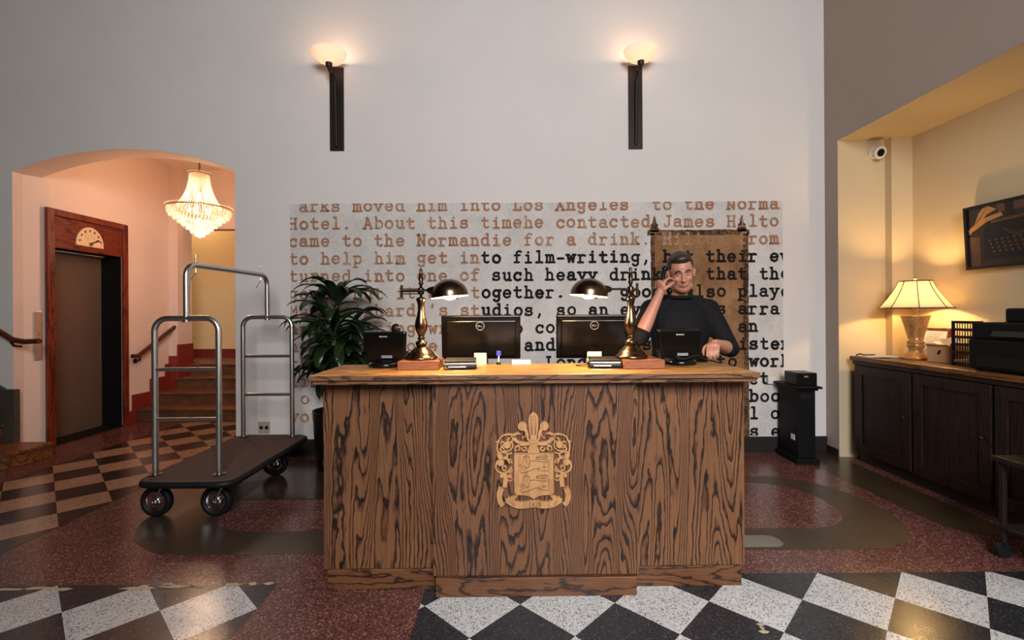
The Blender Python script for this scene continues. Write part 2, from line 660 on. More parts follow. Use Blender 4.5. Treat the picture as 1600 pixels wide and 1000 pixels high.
# front/back faces as strips over the opening keep the triangulation clean
for yy in (WY, WY + ARCH_T):
    mb.poly([(-7.0, yy, 0), (AL, yy, 0), (AL, yy, CEIL), (-7.0, yy, CEIL)])
    mb.poly([(AR, yy, 0), (RX + 0.9, yy, 0), (RX + 0.9, yy, CEIL), (AR, yy, CEIL)])
    for (x0, z0), (x1, z1) in zip(arc, arc[1:]):
        mb.poly([(x0, yy, z0), (x1, yy, z1), (x1, yy, CEIL), (x0, yy, CEIL)])
for (x0, z0), (x1, z1) in zip([(AL, 0)] + arc, arc + [(AR, 0)]):
    mb.poly([(x0, WY, z0), (x1, WY, z1), (x1, WY + ARCH_T, z1), (x0, WY + ARCH_T, z0)], 1)
structure(mb.build('wall_back', [M['wall'], M['hall_in']]), 'pale plaster back wall with an arched opening')

# left, front walls, ceiling
mb = MB()
mb.box2((-7.1, -2.4, 0), (-7.0, WY + 0.2, CEIL))
structure(mb.build('wall_left', M['wall_d']))
mb = MB()
wz0, wz1 = 2.4, 4.5
wins = [(-0.4, 1.8)]
xs = [-7.1] + [k for w in wins for k in w] + [4.2]
for i in range(0, len(xs), 2):
    mb.box2((xs[i], -2.5, 0), (xs[i + 1], -2.4, CEIL))
for a, b in wins:
    mb.box2((a, -2.5, 0), (b, -2.4, wz0))
    mb.box2((a, -2.5, wz1), (b, -2.4, CEIL))
structure(mb.build('wall_front', M['wall_d']))
mb = MB()
mb.box2((-7.1, -2.5, CEIL), (4.2, WY + 0.26, CEIL + 0.1))
structure(mb.build('ceiling', M['ceil']))

# right wall with the long office niche
EY = 4.44           # end wall of the niche
PYF = 4.36          # pilaster front
SOF = 2.985         # soffit height
NX = 3.75           # niche back wall
mb = MB()
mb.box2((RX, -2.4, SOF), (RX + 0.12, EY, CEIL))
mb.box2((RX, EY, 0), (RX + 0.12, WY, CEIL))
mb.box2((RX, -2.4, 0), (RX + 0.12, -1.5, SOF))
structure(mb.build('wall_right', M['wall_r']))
mb = MB()
mb.box2((RX + 0.002, EY - 0.003, 0), (NX + 0.1, EY + 0.1, SOF))          # end wall
mb.box2((3.555, PYF, 0), (NX + 0.1, EY, SOF))                    # pilaster
mb.box2((RX + 0.12, -1.6, 0), (NX + 0.1, -1.5, SOF))
mb.box2((NX, -1.5, 0), (NX + 0.1, PYF, SOF))                     # back of the niche
structure(mb.build('wall_niche', M['niche']))
mb = MB()
mb.box2((RX + 0.004, -1.5, SOF), (NX + 0.1, EY, SOF + 0.06))
structure(mb.build('ceiling_niche', M['niche']))

# elevator hall behind the arch
HX = -4.82
HZ = 3.47
HB = 8.0
y0 = WY + ARCH_T
EA, EB = 4.97, 5.855        # elevator opening
mb = MB()
EX = -5.06
mb.prism([(HX - 0.1, WY + 0.10, 0), (AL, WY + 0.10, 0), (HX, EA - 0.03, 0), (HX, EA, 0), (HX - 0.1, EA, 0)], (0, 0, HZ))
mb.box2((HX - 0.1, EA, 2.10), (HX, EB, HZ))
mb.box2((HX - 0.1, EB, 0), (HX, 6.68, HZ))
mb.box2((HX - 0.5, 6.68, 0), (-4.70, 6.98, HZ))                  # pier at the foot of the landing
structure(mb.build('wall_hall', M['hall']))
mb = MB()
mb.box2((-6.4, HB, 0), (-2.2, HB + 0.1, HZ))
mb.box2((-6.4, 6.98, 0), (-6.3, HB, HZ))
structure(mb.build('wall_landing', M['yellow']))
mb = MB()
mb.box2((-4.70, 6.80, 2.62), (-2.4, 6.98, HZ))
structure(mb.build('wall_lintel', M['hall']))
mb = MB()
mb.box2((-2.45, y0, 0), (-2.35, HB, HZ))
structure(mb.build('wall_hall_right', M['hall']))
mb = MB()
mb.box2((-6.5, y0, HZ), (-2.3, HB + 0.1, HZ + 0.08))
structure(mb.build('ceiling_hall', M['hall']))

# unseen light added round the corner to brighten the landing, its lamp presumed
point_light('landing_light', (-5.2, 7.5, 3.1), 13, lin(255, 214, 168)[:3], 0.12)

# stairs at the end of the hall
mb = MB()
for k in range(4):
    yk = 6.08 + 0.28 * k
    zk = 0.165 * (k + 1)
    mb.box2((HX + 0.02 if yk < 6.6 else -4.695, yk, 0), (-2.46, yk + 0.30, zk - 0.03), 0)
    mb.box2((HX + 0.02 if yk < 6.6 else -4.695, yk - 0.025, zk - 0.03), (-2.46, yk + 0.30, zk), 0)
mb.box2((-6.3, 7.2, 0), (-2.46, HB, 0.66), 0)
structure(mb.build('floor_stairs', M['stair'], bevel=0.008), 'worn steps climbing to the yellow landing')
# stepped red skirting
mb = MB()
mb.box2((HX, EB + 0.06, 0), (HX + 0.02, 6.08, 0.16))
for k, (a, b) in enumerate(((6.0, 6.3), (6.3, 6.58), (6.58, 6.68))):
    mb.box2((HX, a, 0), (HX + 0.022, b, 0.36 + 0.165 * k))
mb.box2((HX, 6.655, 0), (-4.695, 6.68, 0.80))
mb.box2((-4.70, 6.655, 0), (-4.68, 6.98, 0.96))
mb.box2((-6.3, HB - 0.02, 0.66), (-2.46, HB, 0.80))
structure(mb.build('baseboard_hall', M['red'], bevel=0.004))
mb = MB()
mb.box2((AR + 0.02, WY - 0.018, 0), (RX, WY, 0.15))
structure(mb.build('baseboard_back', M['base_dark'], bevel=0.004))
mb = MB()
mb.box2((RX - 0.012, EY, 0), (RX, WY - 0.02, 0.07))
structure(mb.build('baseboard_right', M['base_dark'], bevel=0.004))


# ------------------------------------------------------------------ floor with its inlays
def clip(poly, xa, xb, ya, yb):
    def cut(pts, ax, val, keep_gt):
        out = []
        for i in range(len(pts)):
            p, q = pts[i], pts[(i + 1) % len(pts)]
            ip = (p[ax] >= val) if keep_gt else (p[ax] <= val)
            iq = (q[ax] >= val) if keep_gt else (q[ax] <= val)
            if ip:
                out.append(p)
            if ip != iq:
                t = (val - p[ax]) / (q[ax] - p[ax])
                out.append((p[0] + t * (q[0] - p[0]), p[1] + t * (q[1] - p[1])))
        return out
    for ax, v, g in ((0, xa, True), (0, xb, False), (1, ya, True), (1, yb, False)):
        if len(poly) < 3:
            return []
        poly = cut(poly, ax, v, g)
    return poly if len(poly) >= 3 else []


FM = [M['t_red'], M['t_white'], M['t_black'], M['t_tan'], M['t_brown'], M['t_olive'], M['patch'], M['patch_l'], M['chip']]
fl = MB()
fl.box2((-7.1, -2.5, -0.1), (4.2, 8.1, 0.0), 0)


def checker(C, hd, rot, xa, xb, ya, yb, z, mw, mk):
    e1 = Vector((hd, hd))
    e2 = Vector((-hd, hd))
    c, s = math.cos(rot), math.sin(rot)
    e1 = Vector((e1.x * c - e1.y * s, e1.x * s + e1.y * c))
    e2 = Vector((e2.x * c - e2.y * s, e2.x * s + e2.y * c))
    for i in range(-30, 31):
        for j in range(-30, 31):
            o = Vector(C) + i * e1 + j * e2
            pts = [o + (e1 + e2) / 2, o + (e2 - e1) / 2, o - (e1 + e2) / 2, o + (e1 - e2) / 2]
            pts = clip([(p.x, p.y) for p in pts], xa, xb, ya, yb)
            if pts:
                fl.poly([(p[0], p[1], z) for p in pts], mw if (i + j) % 2 == 0 else mk)


checker((1.387 + 0.2237, 2.240), 0.2237, math.radians(1.0), -0.425, 3.17, -1.2, 2.466, 0.0015, 1, 2)
checker((-1.629 - 0.2237, 2.180), 0.2237, math.radians(1.2), -4.2, -1.185, -1.2, 2.392, 0.0015, 1, 2)
checker((-3.146, 3.06), 0.2077, 0, -4.18, -2.934, 2.43, 6.05, 0.0015, 3, 4)
checker((-1.60, 3.69), 0.20, 0, -2.0, 0.6, 3.49, 4.45, 0.0030, 5, 4)


def rrect(xa, xb, ya, yb, r, n=10):
    pts = []
    for cx, cy, a0 in ((xb - r, yb - r, 0), (xa + r, yb - r, PI / 2), (xa + r, ya + r, PI), (xb - r, ya + r, 1.5 * PI)):
        for k in range(n + 1):
            a = a0 + PI / 2 * k / n
            pts.append((cx + r * math.cos(a), cy + r * math.sin(a)))
    return pts


rng = random.Random(3)
outer = rrect(-2.46, 2.58, 2.70, 3.93, 0.55)
inner = rrect(-2.02, 2.28, 2.98, 3.78, 0.36)
outer = [(x + rng.uniform(-.012, .012), y + rng.uniform(-.012, .012)) for x, y in outer]
N = len(outer)
for i in range(N):
    j = (i + 1) % N
    fl.poly([(*outer[i], 0.001), (*outer[j], 0.001), (*inner[j], 0.001), (*inner[i], 0.001)], 6)
pl = rrect(0.9, 1.62, 2.735, 2.885, 0.07, 5)
fl.poly([(x + rng.uniform(-.006, .006), y + rng.uniform(-.006, .006), 0.0022) for x, y in pl], 7)
# olive border strip along the cabinet, ragged near end
fl.poly([(2.73, 4.6, 0.0012), (2.73, 3.3, 0.0012), (2.76, 3.0, 0.0012), (2.83, 2.9, 0.0012), (2.92, 2.86, 0.0012), (3.02, 2.82, 0.0012), (3.11, 2.8, 0.0012), (3.11, 4.6, 0.0012)], 5)


def chipat(x, y, rx, ry, z=0.003, mi=8):
    m = 9
    fl.poly([(x + rx * math.cos(2 * PI * k / m) * rng.uniform(.5, 1.2), y + ry * math.sin(2 * PI * k / m) * rng.uniform(.5, 1.2), z) for k in range(m)], mi)


for px, py, w in ((15, 922, 30), (60, 920, 26), (100, 921, 14), (210, 920, 30), (275, 917, 34), (262, 914, 12), (310, 917, 20), (365, 914, 16), (395, 913, 8), (420, 912, 9)):
    ux, uy = unroll(px, py)
    d = H * F / (uy - 490)
    chipat((ux - 795) * d / F, d, w * d / F, 0.016)
for px, py, w in ((1188, 977, 7), (1194, 988, 8), (1190, 982, 4)):
    ux, uy = unroll(px, py)
    d = H * F / (uy - 490)
    chipat((ux - 795) * d / F, d, w * d / F, 0.014)
structure(fl.build('floor', FM), 'terrazzo floor with checkered inlays')

# ================================================================== ELEVATOR
el = thing('elevator_entrance', 'mahogany-framed elevator entrance with a brown door inside the arch', 'elevator', (HX, EA, 0))
L = EB - EA
mb = MB()
mb.box2((0, -0.085, 0), (0.035, 0.0, 2.51))
mb.box2((0, L, 0), (0.035, L + 0.07, 2.51))
mb.box2((0, 0.0, 2.44), (0.035, L, 2.51))
mb.box2((-0.22, -0.02, 0), (0, 0.0, 2.44))
mb.build('door_frame', M['mahog'], el, bevel=0.006)
mb = MB()
mb.box2((-0.20, 0.0, 2.10), (0.012, L, 2.44))
mb.build('header_panel', M['mahog_h'], el, bevel=0.006)
mb = MB()
mb.box2((-0.27, 0, 0.0), (-0.24, L, 2.10))
mb.build('door_panel', M['elev'], el)
mb = MB()
mb.box2((-0.24, L - 0.012, 0.0), (-0.001, L, 2.10))
mb.build('door_reveal', M['black_matte'], el)
mb = MB()
mb.box2((-0.24, 0.0, 0.002), (0.02, L, 0.012))
mb.build('sill', M['black_matte'], el)
# floor indicator
dial = thing('floor_indicator_dial', 'half-round cream floor dial with a pointer on the mahogany elevator header', 'indicator', (HX + 0.012, EA + 0.43, 2.165))
R = 0.175
pts = [(0, R * math.cos(PI * k / 24), 0.02 + R * 1.15 * math.sin(PI * k / 24)) for k in range(25)]
pts = [(0, R, 0)] + pts + [(0, -R, 0)]
mb = MB()
mb.prism(pts, (0.012, 0, 0))
mb.build('dial_face', plain('cream_dial_enamel', lin(226, 196, 160), 0.4), dial)
mb = MB()
for k in range(7):
    a = PI * (k + 0.4) / 7.0 * 1.0
    c = Vector((0.0135, -0.138 * math.cos(a), 0.03 + 0.15 * math.sin(a)))
    mb.box(c, (0.003, 0.014, 0.026), rot=(-(PI / 2 - a), 0, 0))
    mb.build('floor_mark', M['brow'], dial)
    mb = MB()
a = math.radians(28)
p0 = Vector((0.018, -0.02 * math.cos(a), 0.03 - 0.02 * math.sin(a)))
p1 = Vector((0.018, 0.13 * math.cos(a), 0.03 + 0.13 * math.sin(a)))
mb.tube([p0, p0.lerp(p1, .6), p0.lerp(p1, .8), p1], 0.005, 8, radii=[.008, .006, .013, .003])
mb.build('pointer', M['brass_dark'], dial)
mb = MB()
mb.cyl((0.012, 0, 0.03), (0.024, 0, 0.03), 0.022)
mb.build('hub', M['gold'], dial)

# call plate on the jamb
cp = thing('call_plate', 'narrow brushed metal call plate on the white arch jamb beside the elevator', 'plate', (AL + 0.031, 4.835, 0.92), rz=math.radians(-11))
mb = MB()
mb.box2((0, -0.035, 0), (0.006, 0.035, 0.50))
mb.build('plate', M['steel'], cp, bevel=0.002)
mb = MB()
for z in (0.2, 0.27):
    mb.cyl((0.006, 0, z), (0.012, 0, z), 0.014)
    mb.build('button', M['gold'], cp)
    mb = MB()

# ------------------------------------------------------------------ handrails
hr = thing('handrail', 'dark wooden handrail rising along the peach stair wall beyond the elevator', 'handrail', (HX, 0, 0))
def on_hall(x, y, off=0.07):
    ux, uy = unroll(x, y)
    d = (HX + off) * F / (ux - 795)
    return Vector((off, d, H + (490 - uy) * d / F))
pth = [on_hall(196, 558), on_hall(216, 556), on_hall(283, 503, 0.07), on_hall(300, 500, 0.10)]
pth[3] = Vector((0.17, 6.72, pth[2].z + 0.06))
mb = MB()
mb.tube(fillet([Vector((0.05, 5.95, pth[0].z))] + pth[1:], 0.10, 6), 0.026, 10)
mb.build('rail', M['rail'], hr)
for p in (pth[1] + Vector((0, 0.03, 0)), pth[2] + Vector((0, -0.05, -0.03))):
    mb = MB()
    mb.tube([p + Vector((0, 0, -0.02)), p + Vector((-0.01, 0, -0.06)), Vector((0.0, p.y, p.z - 0.07))], 0.011, 8)
    mb.cyl((0.0, p.y, p.z - 0.07), (0.012, p.y, p.z - 0.07), 0.03)
    mb.build('bracket', M['bronze'], hr)

# left side stair by the arch
hl = thing('handrail', 'wooden handrail sloping up at the far left by the white arch jamb', 'handrail', (AL, WY, 0))
mb = MB()
q = [P(62, 533, 4.52), P(38, 534, 4.52), P(20, 531, 4.52), P(-6, 515, 4.52), P(-160, 420, 4.52)]
q = [v - Vector((AL, WY, 0)) for v in q]
mb.tube(fillet(q, 0.05, 4), 0.026, 10)
mb.build('rail', M['rail'], hl)
mb = MB()
c = q[2]
mb.tube([c + Vector((-.02, 0, -0.02)), c + Vector((-.02, 0.03, -0.06)), Vector((c.x - .02, 0, c.z - 0.07))], 0.011, 8)
mb.build('bracket', M['bronze'], hl)

mb = MB()
prof = []
sx = -4.47
step_pts = [(-6.9, WY), (-6.9, 3.62)]
for k in range(9):
    a = PI / 2 * k / 8
    pass
outl = [(-6.9, 4.60), (-6.9, 3.70), (-4.75, 3.98), (-4.60, 4.06), (-4.50, 4.20), (-4.47, 4.38), (-4.47, 4.60)]
mb.prism([(x, y, 0.0) for x, y in outl], (0, 0, 0.115))
o2 = [(x + (0.02 if x > -6 else 0), y - (0.02 if y < 4.55 else 0)) for x, y in outl]
mb.prism([(x, y, 0.115) for x, y in o2], (0, 0, 0.03))
o3 = [(-6.9, 4.60), (-6.9, 3.66), (-4.72, 3.94), (-4.56, 4.02), (-4.44, 4.2), (-4.44, 4.60)]
structure(mb.build('floor_side_steps', M['step'], bevel=0.006), 'curved wooden starter step at the far left')
mb = MB()
mb.box2((-6.9, 4.05, 0.145), (-4.93, 4.60, 0.30))
mb.box2((-6.9, 4.02, 0.30), (-4.90, 4.60, 0.33))
structure(mb.build('floor_second_step', M['step'], bevel=0.006))
mb = MB()
mb.box2((-4.92, 4.56, 0.145), (-4.80, 4.615, 0.66))
mb.prism([(-4.92, 4.58, 0.145), (-4.92, 4.58, 0.66), (-6.6, 4.58, 1.62), (-6.6, 4.58, 0.145)], (0, 0.035, 0))
structure(mb.build('trim_1', M['grey_paint'], bevel=0.004), 'grey painted stair stringer')
mt = MB()
mt.box2((-5.6, 3.92, 0.145), (-4.74, 4.04, 0.155))
mt = mt.build('stair_mat', M['black_matte'])
tag(mt, 'black mat strip lying on the curved wooden step at far left', 'mat')

# ================================================================== MURAL
def mz(y):
    return H + (490 - y) / 159.0


def mx(x):
    return (x - 795) / 159.0


MX0, MX1, MZ0, MZ1 = mx(455), mx(1223), 0.16, mz(317)
mural = thing('mural', 'typewriter-text mural on the back wall behind the desk', 'mural', (0, WY, 0))
mb = MB()
mb.box2((MX0, -0.004, MZ0), (MX1, 0, MZ1))
mb.build('mural_panel', M['mural'], mural)


def arcp(cx, cy, rx, ry, a0, a1, n=9):
    return [(cx + rx * math.cos(math.radians(a0 + (a1 - a0) * k / n)), cy + ry * math.sin(math.radians(a0 + (a1 - a0) * k / n))) for k in range(n + 1)]


X = 12.0   # x-height
A = 18.0   # ascender
def ser(x, y, w=2.6):
    return [(x - w, y), (x + w, y)]
O = arcp(6, X / 2, 5.0, X / 2, 90, 450, 14)
G = {
    'a': [arcp(5.6, 8.6, 4, 3.4, 160, 20, 6) + [(9.4, 7), (9.4, 1.6), (10.4, 0.2), (12, 0.2)], arcp(5.2, 3.4, 4.2, 3.4, 45, 330, 10)],
    'b': [[(0.6, A), (2.4, A), (2.4, 0)], arcp(6.6, X / 2, 4.6, X / 2, 150, -150, 12), ser(1.6, 0, 1.2)],
    'c': [arcp(6.2, X / 2, 5.0, X / 2, 40, 318, 12), [(10.2, 11.4), (10.2, 8.4)]],
    'd': [[(7.6, A), (9.6, A), (9.6, 0), (12, 0)], arcp(5.4, X / 2, 4.6, X / 2, 30, 330, 12)],
    'e': [[(1.2, 6.2), (10.8, 6.2)] + arcp(6, X / 2, 4.9, X / 2, 5, 320, 14)],
    'f': [arcp(8.2, 14.6, 3.6, 3.4, 40, 180, 6) + [(4.6, 0)], ser(4.6, 0, 3.4), [(1.4, 11.4), (9, 11.4)]],
    'g': [arcp(5.4, 7.0, 4.4, 5, 30, 330, 12), [(11.4, 11.6), (9.4, 11.6), (9.4, -2)] + arcp(5.6, -2, 3.8, 3.6, 0, -160, 7)],
    'h': [[(0.8, A), (2.6, A), (2.6, 0)], arcp(6, 7.4, 3.6, 4.4, 165, 0, 7) + [(9.6, 0)], ser(2.6, 0), ser(9.6, 0, 2.2)],
    'i': [[(3, 11.6), (6.2, 11.6), (6.2, 0)], ser(6.2, 0, 4), [(5.9, 16.4), (6.3, 16.4)]],
    'k': [[(0.8, A), (2.6, A), (2.6, 0)], [(9.6, 11.6), (3, 5.2)], [(5.4, 7.2), (10, 0)], ser(2.6, 0), ser(9.8, 0, 2.2), ser(9.4, 11.6, 2)],
    'l': [[(3, A), (6.2, A), (6.2, 0)], ser(6.2, 0, 4.2)],
    'm': [[(0, 11.6), (1.4, 11.6), (1.4, 0)], arcp(3.8, 8, 2.3, 4, 165, 0, 6) + [(6.1, 0)], arcp(8.4, 8, 2.3, 4, 165, 0, 6) + [(10.8, 0)], ser(1.5, 0, 1.5), ser(6.2, 0, 1.2), ser(11, 0, 1.5)],
    'n': [[(0.6, 11.6), (2.4, 11.6), (2.4, 0)], arcp(6, 7.4, 3.6, 4.4, 165, 0, 7) + [(9.6, 0)], ser(2.4, 0, 2.2), ser(9.6, 0, 2.2)],
    'o': [O],
    'p': [[(0.4, 11.6), (2.4, 11.6), (2.4, -6)], arcp(6.6, X / 2, 4.6, X / 2, 150, -150, 12), ser(2.8, -6, 2.6)],
    'r': [[(1, 11.6), (3.4, 11.6), (3.4, 0)], arcp(7.6, 7.6, 4.2, 4.2, 175, 50, 7), ser(4, 0, 3.4)],
    's': [arcp(6, 8.9, 4.1, 3, 30, 250, 8) + arcp(6, 3.2, 4.6, 3.2, 75, -150, 9), [(9.8, 11.6), (9.8, 9)], [(1.6, 0.4), (1.6, 3)]],
    't': [[(4.6, 16.4), (4.6, 3)] + arcp(8, 3, 3.4, 2.9, 180, 320, 6), [(1.2, 11.4), (10, 11.4)]],
    'u': [[(0.6, 11.6), (2.4, 11.6), (2.4, 3.6)] + arcp(5.8, 3.8, 3.4, 3.6, 180, 320, 6), [(7.8, 11.6), (9.6, 11.6), (9.6, 0), (11.6, 0)]],
    'v': [[(1.6, 11.6), (6, 0.2), (10.4, 11.6)], ser(1.8, 11.6, 2), ser(10.2, 11.6, 2)],
    'w': [[(1, 11.6), (3.2, 0.4), (6, 9), (8.8, 0.4), (11, 11.6)], ser(1.2, 11.6, 1.8), ser(10.8, 11.6, 1.8)],
    'x': [[(1.6, 11.6), (10.4, 0)], [(10.4, 11.6), (1.6, 0)], ser(1.8, 0, 1.8), ser(10.2, 0, 1.8), ser(1.8, 11.6, 1.8), ser(10.2, 11.6, 1.8)],
    'y': [[(1.4, 11.6), (6, 1.2)], [(10.6, 11.6), (4.4, -4.4), (3, -5.6), (1.4, -5.4)], ser(1.6, 11.6, 2), ser(10.4, 11.6, 2)],
    'A': [[(1, 0), (6, 17), (11, 0)], [(3, 6), (9, 6)], ser(1.2, 0, 1.8), ser(10.8, 0, 1.8), [(3.4, 17), (6, 17)]],
    'B': [[(2.4, 17), (2.4, 0)], [(0.8, 17), (6, 17)] + arcp(6, 13, 3.6, 4, 90, -90, 7) + [(2.4, 9)], [(6, 9)] + arcp(6.2, 4.5, 4.4, 4.5, 90, -90, 7) + [(0.8, 0)]],
    'H': [[(2, 17), (2, 0)], [(10, 17), (10, 0)], [(2, 8.6), (10, 8.6)], ser(2, 0, 1.8), ser(2, 17, 1.8), ser(10, 0, 1.8), ser(10, 17, 1.8)],
    'J': [[(8.4, 17), (8.4, 4)] + arcp(5, 4, 3.4, 4, 0, -170, 7), ser(8.2, 17, 2.8)],
    'L': [[(3, 17), (3, 0), (10.6, 0), (10.6, 4)], ser(3, 17, 2.4), ser(2, 0, 1.6)],
    'M': [[(1.6, 0), (1.6, 17), (6, 6), (10.4, 17), (10.4, 0)], ser(1.6, 0, 1.6), ser(10.4, 0, 1.6)],
    'N': [[(2, 0), (2, 17), (10, 0), (10, 17)], ser(2, 0, 1.8), ser(1.4, 17, 1.4), ser(10, 17, 1.8)],
    'P': [[(2.6, 17), (2.6, 0)], [(0.8, 17), (6.4, 17)] + arcp(6.4, 12.6, 4, 4.4, 90, -90, 7) + [(2.6, 8.2)], ser(2.8, 0, 2.4)],
    'R': [[(2.4, 17), (2.4, 0)], [(0.8, 17), (6, 17)] + arcp(6, 13, 3.8, 4, 90, -90, 7) + [(2.4, 9)], [(6, 9), (10, 0), (11.6, 0)], ser(2.4, 0, 1.8)],
    'T': [[(6, 17), (6, 0)], [(1, 13.4), (1, 17), (11, 17), (11, 13.4)], ser(6, 0, 2.6)],
    '.': [[(5.2, 1), (6.4, 1), (6.2, 1.6), (5.4, 1.4)]],
    ',': [[(6.2, 1.6), (6.2, 0.2), (4.4, -4)]],
    '-': [[(2, 6.6), (10, 6.6)]],
    "'": [[(6, 18), (5.4, 13)]],
}
LINES = [
    [(0, ' arks moved him into Los Angeles'), (34, 'to the Norma')],
    [(0, 'Hotel. About this timehe contacted'), (35, 'James Hilto')],
    [(0, 'came to the Normandie for a drink. Hilton from')],
    [(0, 'to help him get into film-writing, but their ev')],
    [(0, 'turned into one of such heavy drinking that the')],
    [(0, 'good  but it all together.  he good  also playe')],
    [(0, 'Max Reinhardt\'s studios, so an event  was arra')],
    [(0, 'an inspiring writer to company  Normandie an')],
    [(0, 'he   with hole story  and other use      sister')],
    [(0, 'the'), (24, 'London'), (40, 'to work')],
    [(0, 'lim'), (43, 'ct')],
    [(1, 'o'), (43, 'boo')],
    [(0, 'you'), (43, 'l o')],
    [(43, 's e')],
]
BLACK_FROM = [9e9, 9e9, 9e9, 744, 764, 745, 750, 760, 760, 600, 600, 600, 600, 600]
lr = random.Random(11)
ink = {'copper': MB(), 'black': MB()}


def inked(pen, pts, w, y):
    """flat inked stroke on the mural, clipped at its edges"""
    y -= 0.00002 * (inked.k % 40)
    inked.k += 1

    def cl(p):
        return (min(max(p[0], MX0), MX1), y, min(max(p[1], MZ0), MZ1))
    for (x0, z0), (x1, z1) in zip(pts, pts[1:]):
        d = Vector((x1 - x0, z1 - z0))
        if d.length < 1e-6:
            continue
        nrm = Vector((-d.y, d.x)).normalized() * w
        y -= 0.00002
        pen.add([cl((x0 + nrm.x, z0 + nrm.y)), cl((x1 + nrm.x, z1 + nrm.y)), cl((x1 - nrm.x, z1 - nrm.y)), cl((x0 - nrm.x, z0 - nrm.y))], [(0, 1, 2, 3)])
    for (x0, z0) in pts:
        r = w * lr.uniform(0.95, 1.22)
        y -= 0.00002
        pen.add([cl((x0 + r * math.cos(k * PI / 4), z0 + r * math.sin(k * PI / 4))) for k in range(8)], [tuple(range(8))])


inked.k = 0
PITCH = 16.67
for li, line in enumerate(LINES):
    basey = 328.5 + 27.3 * li
    for idx, txt in line:
        for k, ch in enumerate(txt):
            if ch == ' ':
                continue
            px = 451.5 + (idx + k) * PITCH + lr.uniform(-.4, .4)
            black = px > BLACK_FROM[li]
            pen = ink['black' if black else 'copper']
            w = (1.75 if black else 1.5) / 159.0 * lr.uniform(.9, 1.12)
            by = basey + lr.uniform(-.5, .5)
            for st in G[ch]:
                pts = [(mx(px + 1.6 + sx_ * 1.06), mz(by - sz_ * 0.96)) for sx_, sz_ in st]
                if max(p[0] for p in pts) < MX0 or min(p[0] for p in pts) > MX1 or min(p[1] for p in pts) > MZ1:
                    continue
                inked(pen, pts, w, -0.0085)
ink['copper'].build('lettering', M['ink_copper'], mural)['label'] = 'copper brown typewriter lettering'
ink['black'].build('lettering', M['ink_black'], mural)['label'] = 'black typewriter lettering'
# painted high-backed chair
tr = random.Random(5)
def rag(pts, amp=0.006, step=0.03):
    out = []
    for i in range(len(pts)):
        a, b = Vector(pts[i]), Vector(pts[(i + 1) % len(pts)])
        k = max(1, int((b - a).length / step))
        for j in range(k):
            p = a.lerp(b, j / k)
            out.append((p.x + tr.uniform(-amp, amp), p.y + tr.uniform(-amp, amp)))
    return out
mb = MB()
back = rag([(mx(1017), mz(366)), (mx(1168), mz(366)), (mx(1169), mz(690)), (mx(985), mz(690)), (mx(985), mz(536)), (mx(1019), mz(532))])
mb.poly([(x, -0.0055, z) for x, z in back])
mb.build('painted_chair_back', M['throne'], mural)
mb = MB()
for x0, x1, y0_, y1_ in ((1012, 1171, 361, 369), (1017, 1023, 366, 530), (1161, 1169, 366, 690)):
    pl = rag([(mx(x0), mz(y0_)), (mx(x1), mz(y0_)), (mx(x1), mz(y1_)), (mx(x0), mz(y1_))], 0.004)
    mb.poly([(x, -0.0065, z) for x, z in pl])
for cx in (1023, 1159):
    pl = [(-6, 0), (-8, -4), (-5, -7), (-6, -11), (-3, -14), (-2, -20), (0, -26), (2, -20), (3, -14), (6, -11), (5, -7), (8, -4), (6, 0)]
    mb.poly([(mx(cx + a), -0.0065, mz(364 + b)) for a, b in pl])
mb.build('painted_chair_frame', M['throne_dark'], mural)

# ================================================================== WALL SCONCES
def sconce(x, label):
    t = thing('wall_sconce', label, 'sconce', (x, WY, 2.975), group='wall sconces above the mural')
    mb = MB()
    mb.box2((-0.068, -0.022, 0), (0.068, 0, 0.815))
    mb.build('back_plate', M['bronze'], t, bevel=0.004)
    mb = MB()
    arm = fillet([(0, -0.03, 0.06), (0, -0.045, 0.45), (0, -0.06, 0.66), (0, -0.20, 0.78), (0, -0.21, 0.80)], 0.12, 8)
    mb.tube(arm, 0.014, 8)
    mb.ell((0, -0.03, 0.06), (0.016, 0.012, 0.03))
    # scroll that carries the bowl
    mb.tube([(0, -0.185 + 0.035 * math.cos(a), 0.725 + 0.04 * math.sin(a)) for a in [math.radians(k) for k in range(60, 400, 20)]], 0.012, 8)
    mb.build('arm', M['bronze'], t)
    mb = MB()
    mb.lathe([(0.012, 0.70), (0.026, 0.715), (0.032, 0.74), (0.030, 0.765)], (0, -0.21, 0))
    mb.build('bowl_holder', M['bronze'], t)
    mb = MB()
    prof = [(0.03, 0.755), (0.075, 0.763), (0.117, 0.786), (0.145, 0.820), (0.156, 0.848), (0.159, 0.855), (0.154, 0.855), (0.149, 0.845), (0.138, 0.820), (0.111, 0.792), (0.07, 0.770), (0.0, 0.764)]
    mb.lathe(prof, (0, -0.21, 0), 40)
    mb.build('glass_bowl', M['bowl'], t)
    mb = MB()
    mb.ell((0, -0.21, 0.805), (0.022, 0.022, 0.03))
    mb.build('bulb', M['bulb'], t)
    point_light('sconce_light', (0, -0.21, 0.85), 2.0, lin(255, 216, 184)[:3], 0.03, t)
    return t


sconce(-1.672, 'dark bronze wall sconce with glowing glass bowl, over the copper-lettered half of the mural')
sconce(1.252, 'dark bronze wall sconce with glowing glass bowl, nearer the corner of the right wall')

